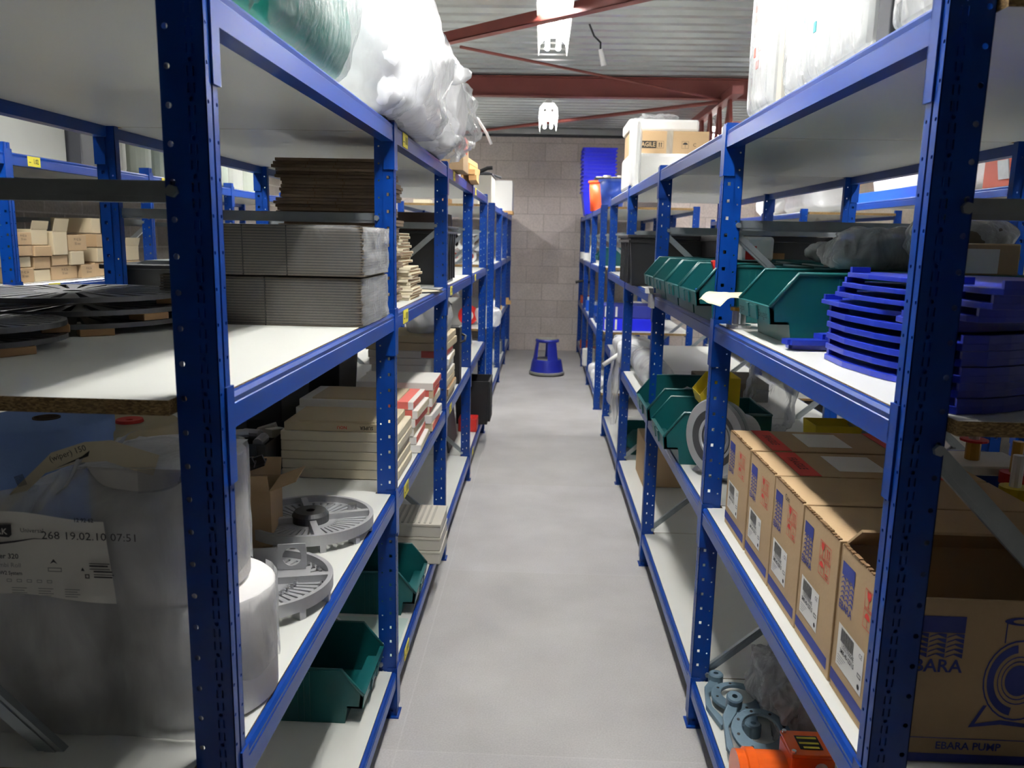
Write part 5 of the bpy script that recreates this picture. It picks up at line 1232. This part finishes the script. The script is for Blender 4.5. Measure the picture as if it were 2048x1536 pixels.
b = MB(); b.lathe([(.001, .395), (.13, .395), (.142, .402), (.142, .42), (.135, .43), (.001, .43)], 48); b.build('top_step', SBL, t, smooth=False)
b = MB(); b.lathe([(.001, .431), (.125, .431), (.125, .436), (.001, .437)], 40); b.build('tread', bpy.data.materials['ribbed_rubber'], t)
# ================================================================ FAR LEFT RUN
t = thing('spool_rod', 'steel rod with big white tape reels on the far left rack end', 'reel holder', (-.95, 7.80, z3+.21))
b = MB(); b.tube([(-.3, 0, .07), (.42, 0, .07)], .012, 8); b.build('rod', GALV, t)
for s in (-.3, .42): b = MB(); b.box(s-.012, s+.012, -.015, .015, -.207, .085); b.build('stand', GALV, t)
for i, x in enumerate((-.12, .06, .20, .33)):
    b = MB(); b.lathe([(.055, -.055), (.095, -.055), (.1, 0), (.095, .055), (.055, .055)], 32, 0, Matrix.Translation((x, 0, .015)) @ Matrix.Rotation(PI/2, 4, 'X'), True); b.build('reel', PVC, t, smooth=False)
g = 'white tape rolls on the far left shelf'
for i in range(4):
    t = thing('tape_roll', '%s white tape roll standing on the end of the far left rack' % ('innermost', 'second', 'third', 'outermost')[i], 'tape', (-1.0+.15*i, 7.85, z3+.003), 0, g)
    Tt = Matrix.Translation((0, 0, .068)) @ Matrix.Rotation(PI/2-.35, 4, 'X') @ Matrix.Rotation(.5, 4, 'Y')
    b = MB(); b.lathe([(.028, -.02), (.06, -.02), (.06, .02), (.028, .02)], 28, 0, Tt, True); b.build('tape', PVC, t)
    b = MB(); b.lathe([(.024, -.022), (.03, -.022), (.03, .022), (.024, .022)], 24, 0, Tt, True); b.build('core', PINKP, t)
t = thing('red_reel', 'red and white cable reel standing on the second far left shelf', 'reel', (-.72, 7.95, .757))
for s in (-1, 1): b = MB(); b.lathe([(.055, s*.05), (.095, s*.05), (.095, s*.06), (.055, s*.06)], 32, 0, Matrix.Translation((0, 0, .096)) @ Matrix.Rotation(PI/2, 4, 'X'), True); b.build('flange', REDE, t)
b = MB(); b.lathe([(.02, -.055), (.07, -.055), (.07, .055), (.02, .055)], 32, 0, Matrix.Translation((0, 0, .096)) @ Matrix.Rotation(PI/2, 4, 'X'), True); b.build('cable', PVC, t)
for i in range(2):
    b = MB(); b.blob((0, 0, .09), (.12, .12, .1), .25, 9, .8, 30, 20, 0, 121+i, 0); solo('plastic_bag', b, FILMW, '%s pale bag on the second far left shelf' % ('inner', 'outer')[i], 'bag', loc=(-1.02+.5*i, 7.86, .757), smooth=True)
for i in range(3):
    b = MB(); b.box(-.03, .12, -.03, .03, 0, .05); o = solo('wood_block', b, WOOD, '%s wooden block at the far end of the left rack' % ('lower', 'upper', 'upright')[i], 'wood', loc=((-.52, 10.6, .757), (-.54, 10.4, .808), (-.6, 9.8, .757))[i], bevel=.002)
for i in range(3):
    b = MB(); b.blob((0, 0, .07), (.08, .09, .08), .2, 8, .8, 24, 16, 0, 131+i, 0); solo('white_bag', b, WRAPW, '%s white bag on the far left rack by the aisle' % ('bottom', 'second shelf', 'eye-level')[i], 'bag', loc=((-.56, 9.4, .169), (-.56, 9.3, .757), (-.55, 10.8, z3+.003))[i], smooth=True)
make_bin('stacking_bin', 'green bin on the second left shelf near the fourth upright', (-.86, 5.75, z2+.003), 0)
b = MB(); b.blob((0, 0, .06), (.09, .10, .06), .25, 10, .8, 30, 20, 0, 141, 0); solo('plastic_bag', b, FILMW, 'pale bag lying next to the green bin near the fourth left upright', 'bag', loc=(-.62, 6.15, z2+.003), smooth=True)
b = MB(); b.box(-.08, .08, -.12, .12, 0, .16); solo('grey_container', b, GALV, 'grey metal container on the bottom far left shelf', 'container', loc=(-.57, 10.2, .169), bevel=.006)
# small goods on the tops of the far left run, seen end-on
for i, (x, w_) in enumerate(((-1.15, .16), (-.93, .10), (-.72, .2))):
    b = MB(); b.box(-w_/2, w_/2, -.08, .08, 0, .035+.01*i); solo('flat_carton', b, (PAPERC, WOODB, GREYBOX)[i], '%s low carton on the top end of the far left rack' % ('cream', 'brown', 'grey')[i], 'box', loc=(x, 7.8, 1.918), bevel=.002)
# ================================================================ FAR LEFT BACK RACK
zk = 1.357+.003
def kbox(label, x, y, z, w_, d_, h_, m=CARD, rz=0, open_=False, note=None):
    t = thing('kraft_box', label, 'box', (x, y, z), rz, 'small kraft boxes on the back left rack')
    b = MB(); b.box(-d_/2, d_/2, -w_/2, w_/2, 0, h_); b.build('body', m, t, bevel=.003)
    if open_:
        b = MB(); T = frame((d_/2, -w_/2, h_), (0, 1, 0), (.25, 0, 1)); b.box(0, w_, 0, h_*.55, -.001, .001, 0, T); b.build('flap', m, t)
    if note:
        b = MB(); T = frame((d_/2, 0, 0), (0, 1, 0), (0, 0, 1))
        for k, s_ in enumerate(note): b.text(s_, h_*.24, 0, h_*(.72-.27*k), T, 0, h=.0016)
        b.build('pen_writing', note_m, t)
    return t
note_m = mat('pen_ink', srgb(74, 60, 50), .7)
rows = [  # y, width, base height, height, writing
 (3.60, .135, 0, .068, True), (3.745, .13, 0, .056, False), (3.93, .22, 0, .068, True), (4.12, .14, 0, .068, True),
 (3.60, .13, .069, .050, False), (3.745, .135, .058, .058, False), (3.89, .13, .069, .050, False), (4.03, .12, .069, .068, False),
 (3.60, .13, .120, .048, False), (3.745, .14, .117, .050, False), (3.89, .12, .120, .115, False), (4.05, .17, .138, .080, True), (3.60, .13, .169, .060, True), (3.745, .13, .168, .075, False)]
ords = ['nearest', 'second', 'third', 'fourth', 'fifth', 'sixth']
cnt = {}
for i, (y, w_, zz, h_, nt_) in enumerate(rows):
    lv = 'bottom' if zz == 0 else 'second' if zz < .1 else 'third' if zz < .15 else 'fourth'
    cnt[lv] = cnt.get(lv, -1)+1
    kbox('%s kraft box in the %s layer on the back left rack, label 2.02' % (ords[cnt[lv]], lv), -2.46+jig(.01), y, zk+zz, w_-.006, .22, h_-.002, (CARD, PAPERY)[i % 3 == 1], jig(.03), i in (10, 13), ('M 42 56', '50 mm') if nt_ else None)
for i, (y, zz, w_, h_, op) in enumerate(((4.28, 0, .13, .075, False), (4.43, 0, .15, .07, True), (4.62, 0, .18, .075, False), (4.28, .077, .11, .075, False), (4.42, .072, .12, .06, True), (4.62, .077, .17, .085, True), (4.28, .154, .11, .07, False), (4.27, .226, .085, .08, False))):
    kbox('%s kraft box beyond the tall left upright on the back left rack' % ('lower nearest', 'lower middle', 'lower far', 'upper nearest', 'white-flapped upper middle', 'open upper far', 'third-layer', 'topmost single')[i], -2.47+jig(.015), y, zk+zz, w_, .22, h_-.002, (CARD, PAPERY)[i % 2], jig(.05), op)
make_bin('stacking_bin', 'green bin at the left edge of the picture on the back left rack', (-2.70, 3.28, zk), 0)
# boards and rolls on top of the back left rack
ztk = 1.928
b = MB(); b.box(-.02, .02, -.25, .25, 0, .5); solo('white_board', b, mat('pale_grey_board', srgb(150, 152, 148), .8, var=.05), 'pale board standing on top of the back left rack', 'board', loc=(-2.42, 3.84, ztk), bevel=.003)
b = MB(); b.box(-.12, .12, -.10, .10, 0, .5); solo('mesh_box', b, DARKG, 'dark mesh box beside the pale board on the back left rack', 'box', loc=(-2.48, 4.26, ztk), bevel=.004)
g = 'grey fibre rolls on the back left rack'
for i in range(9):
    b = MB(); b.lathe([(.001, 0), (.14, 0), (.145, .02), (.145, .48), (.13, .5), (.001, .5)], 28); o = solo('grey_roll', b, mat('grey_fibre%d' % i, srgb(132-3*(i % 3), 134, 130-4*(i % 2)), .85, var=.12, scale=20, aniso=(1, 1, .2)), 'grey upright fibre roll number %s from the dark mesh box on the back left rack' % ('one', 'two', 'three', 'four', 'five', 'six', 'seven', 'eight', 'nine')[i] if False else '%s grey upright roll from the dark mesh box on the back left rack' % ('first', 'second', 'third', 'fourth', 'fifth', 'sixth', 'seventh', 'eighth', 'ninth')[i], 'roll', g, loc=(-2.50, 4.56+.30*i, ztk), smooth=False)
# ================================================================ FAR RIGHT BACK RACK
ztk = 1.923
t = thing('red_crate', 'rust-red plastic crate with a cut-out on the back right rack top', 'crate', (2.56, 4.45, ztk))
b = MB(); 
for a in ((-.15, -.144, -.2, .2), (.144, .15, -.2, .2), (-.144, .144, -.2, -.194), (-.144, .144, .194, .2)): b.box(*a, 0, .17)
b.box(-.15, .15, -.2, .2, 0, .005); b.build('body', BRICKR, t)
b = MB(); b.prism([(-.06, .04), (.04, .04), (.07, .14), (-.03, .14)], -.156, -.15, 'x'); b.build('cut_out_panel', GALV, t)
for i, (x, y, r, lab) in enumerate(((2.75, 5.35, (.26, .33, .20), 'nearest big white plastic sack on the back right rack'), (2.78, 6.2, (.25, .36, .17), 'second big white plastic sack on the back right rack'), (2.72, 8.3, (.26, .45, .17), 'third big white plastic sack, on the small far rack'), (2.72, 9.5, (.24, .4, .14), 'farthest white plastic sack on the small far rack'))):
    b = MB(); b.blob((0, 0, r[2]), r, .15, 6, .55, 50, 30, 0, 151+i, 0); solo('white_sack', b, WRAPW, lab, 'sack', 'white plastic sacks', loc=(x, y, ztk if i < 2 else 1.903), smooth=True)
for i, (x, y, m, lab) in enumerate(((2.52, 5.0, CARD, 'kraft carton at eye level on the back right rack'), (2.55, 5.9, CARDD, 'dark carton at eye level on the back right rack'), (2.52, 8.2, CARD, 'kraft carton at eye level on the small far rack'), (2.55, 9.3, GREYBOX, 'grey carton at eye level on the small far rack'))):
    b = MB(); b.box(-.12, .15, -.16, .16, 0, .15); solo('kraft_carton', b, m, lab, 'box', loc=(x, y, 1.36), bevel=.004)
b = MB(); b.blob((0, 0, .05), (.1, .14, .05), .2, 9, .7, 24, 16, 0, 161, 0); solo('peach_bag', b, mat('peach_cloth', srgb(236, 190, 160), .7), 'peach coloured bundle at eye level on the back right rack', 'bundle', loc=(2.5, 5.42, 1.36), smooth=True)
b = MB(); b.box(2.40, 2.43, 4.1, 6.4, ztk+.0, ztk+.004); 
b = MB(); b.box(-.012, .012, -.8, .8, 0, .07); solo('blue_rail', b, BLUEB, 'bright blue steel rail lying along the top of the back right rack', 'rail', loc=(2.40, 5.75, ztk), bevel=.002)
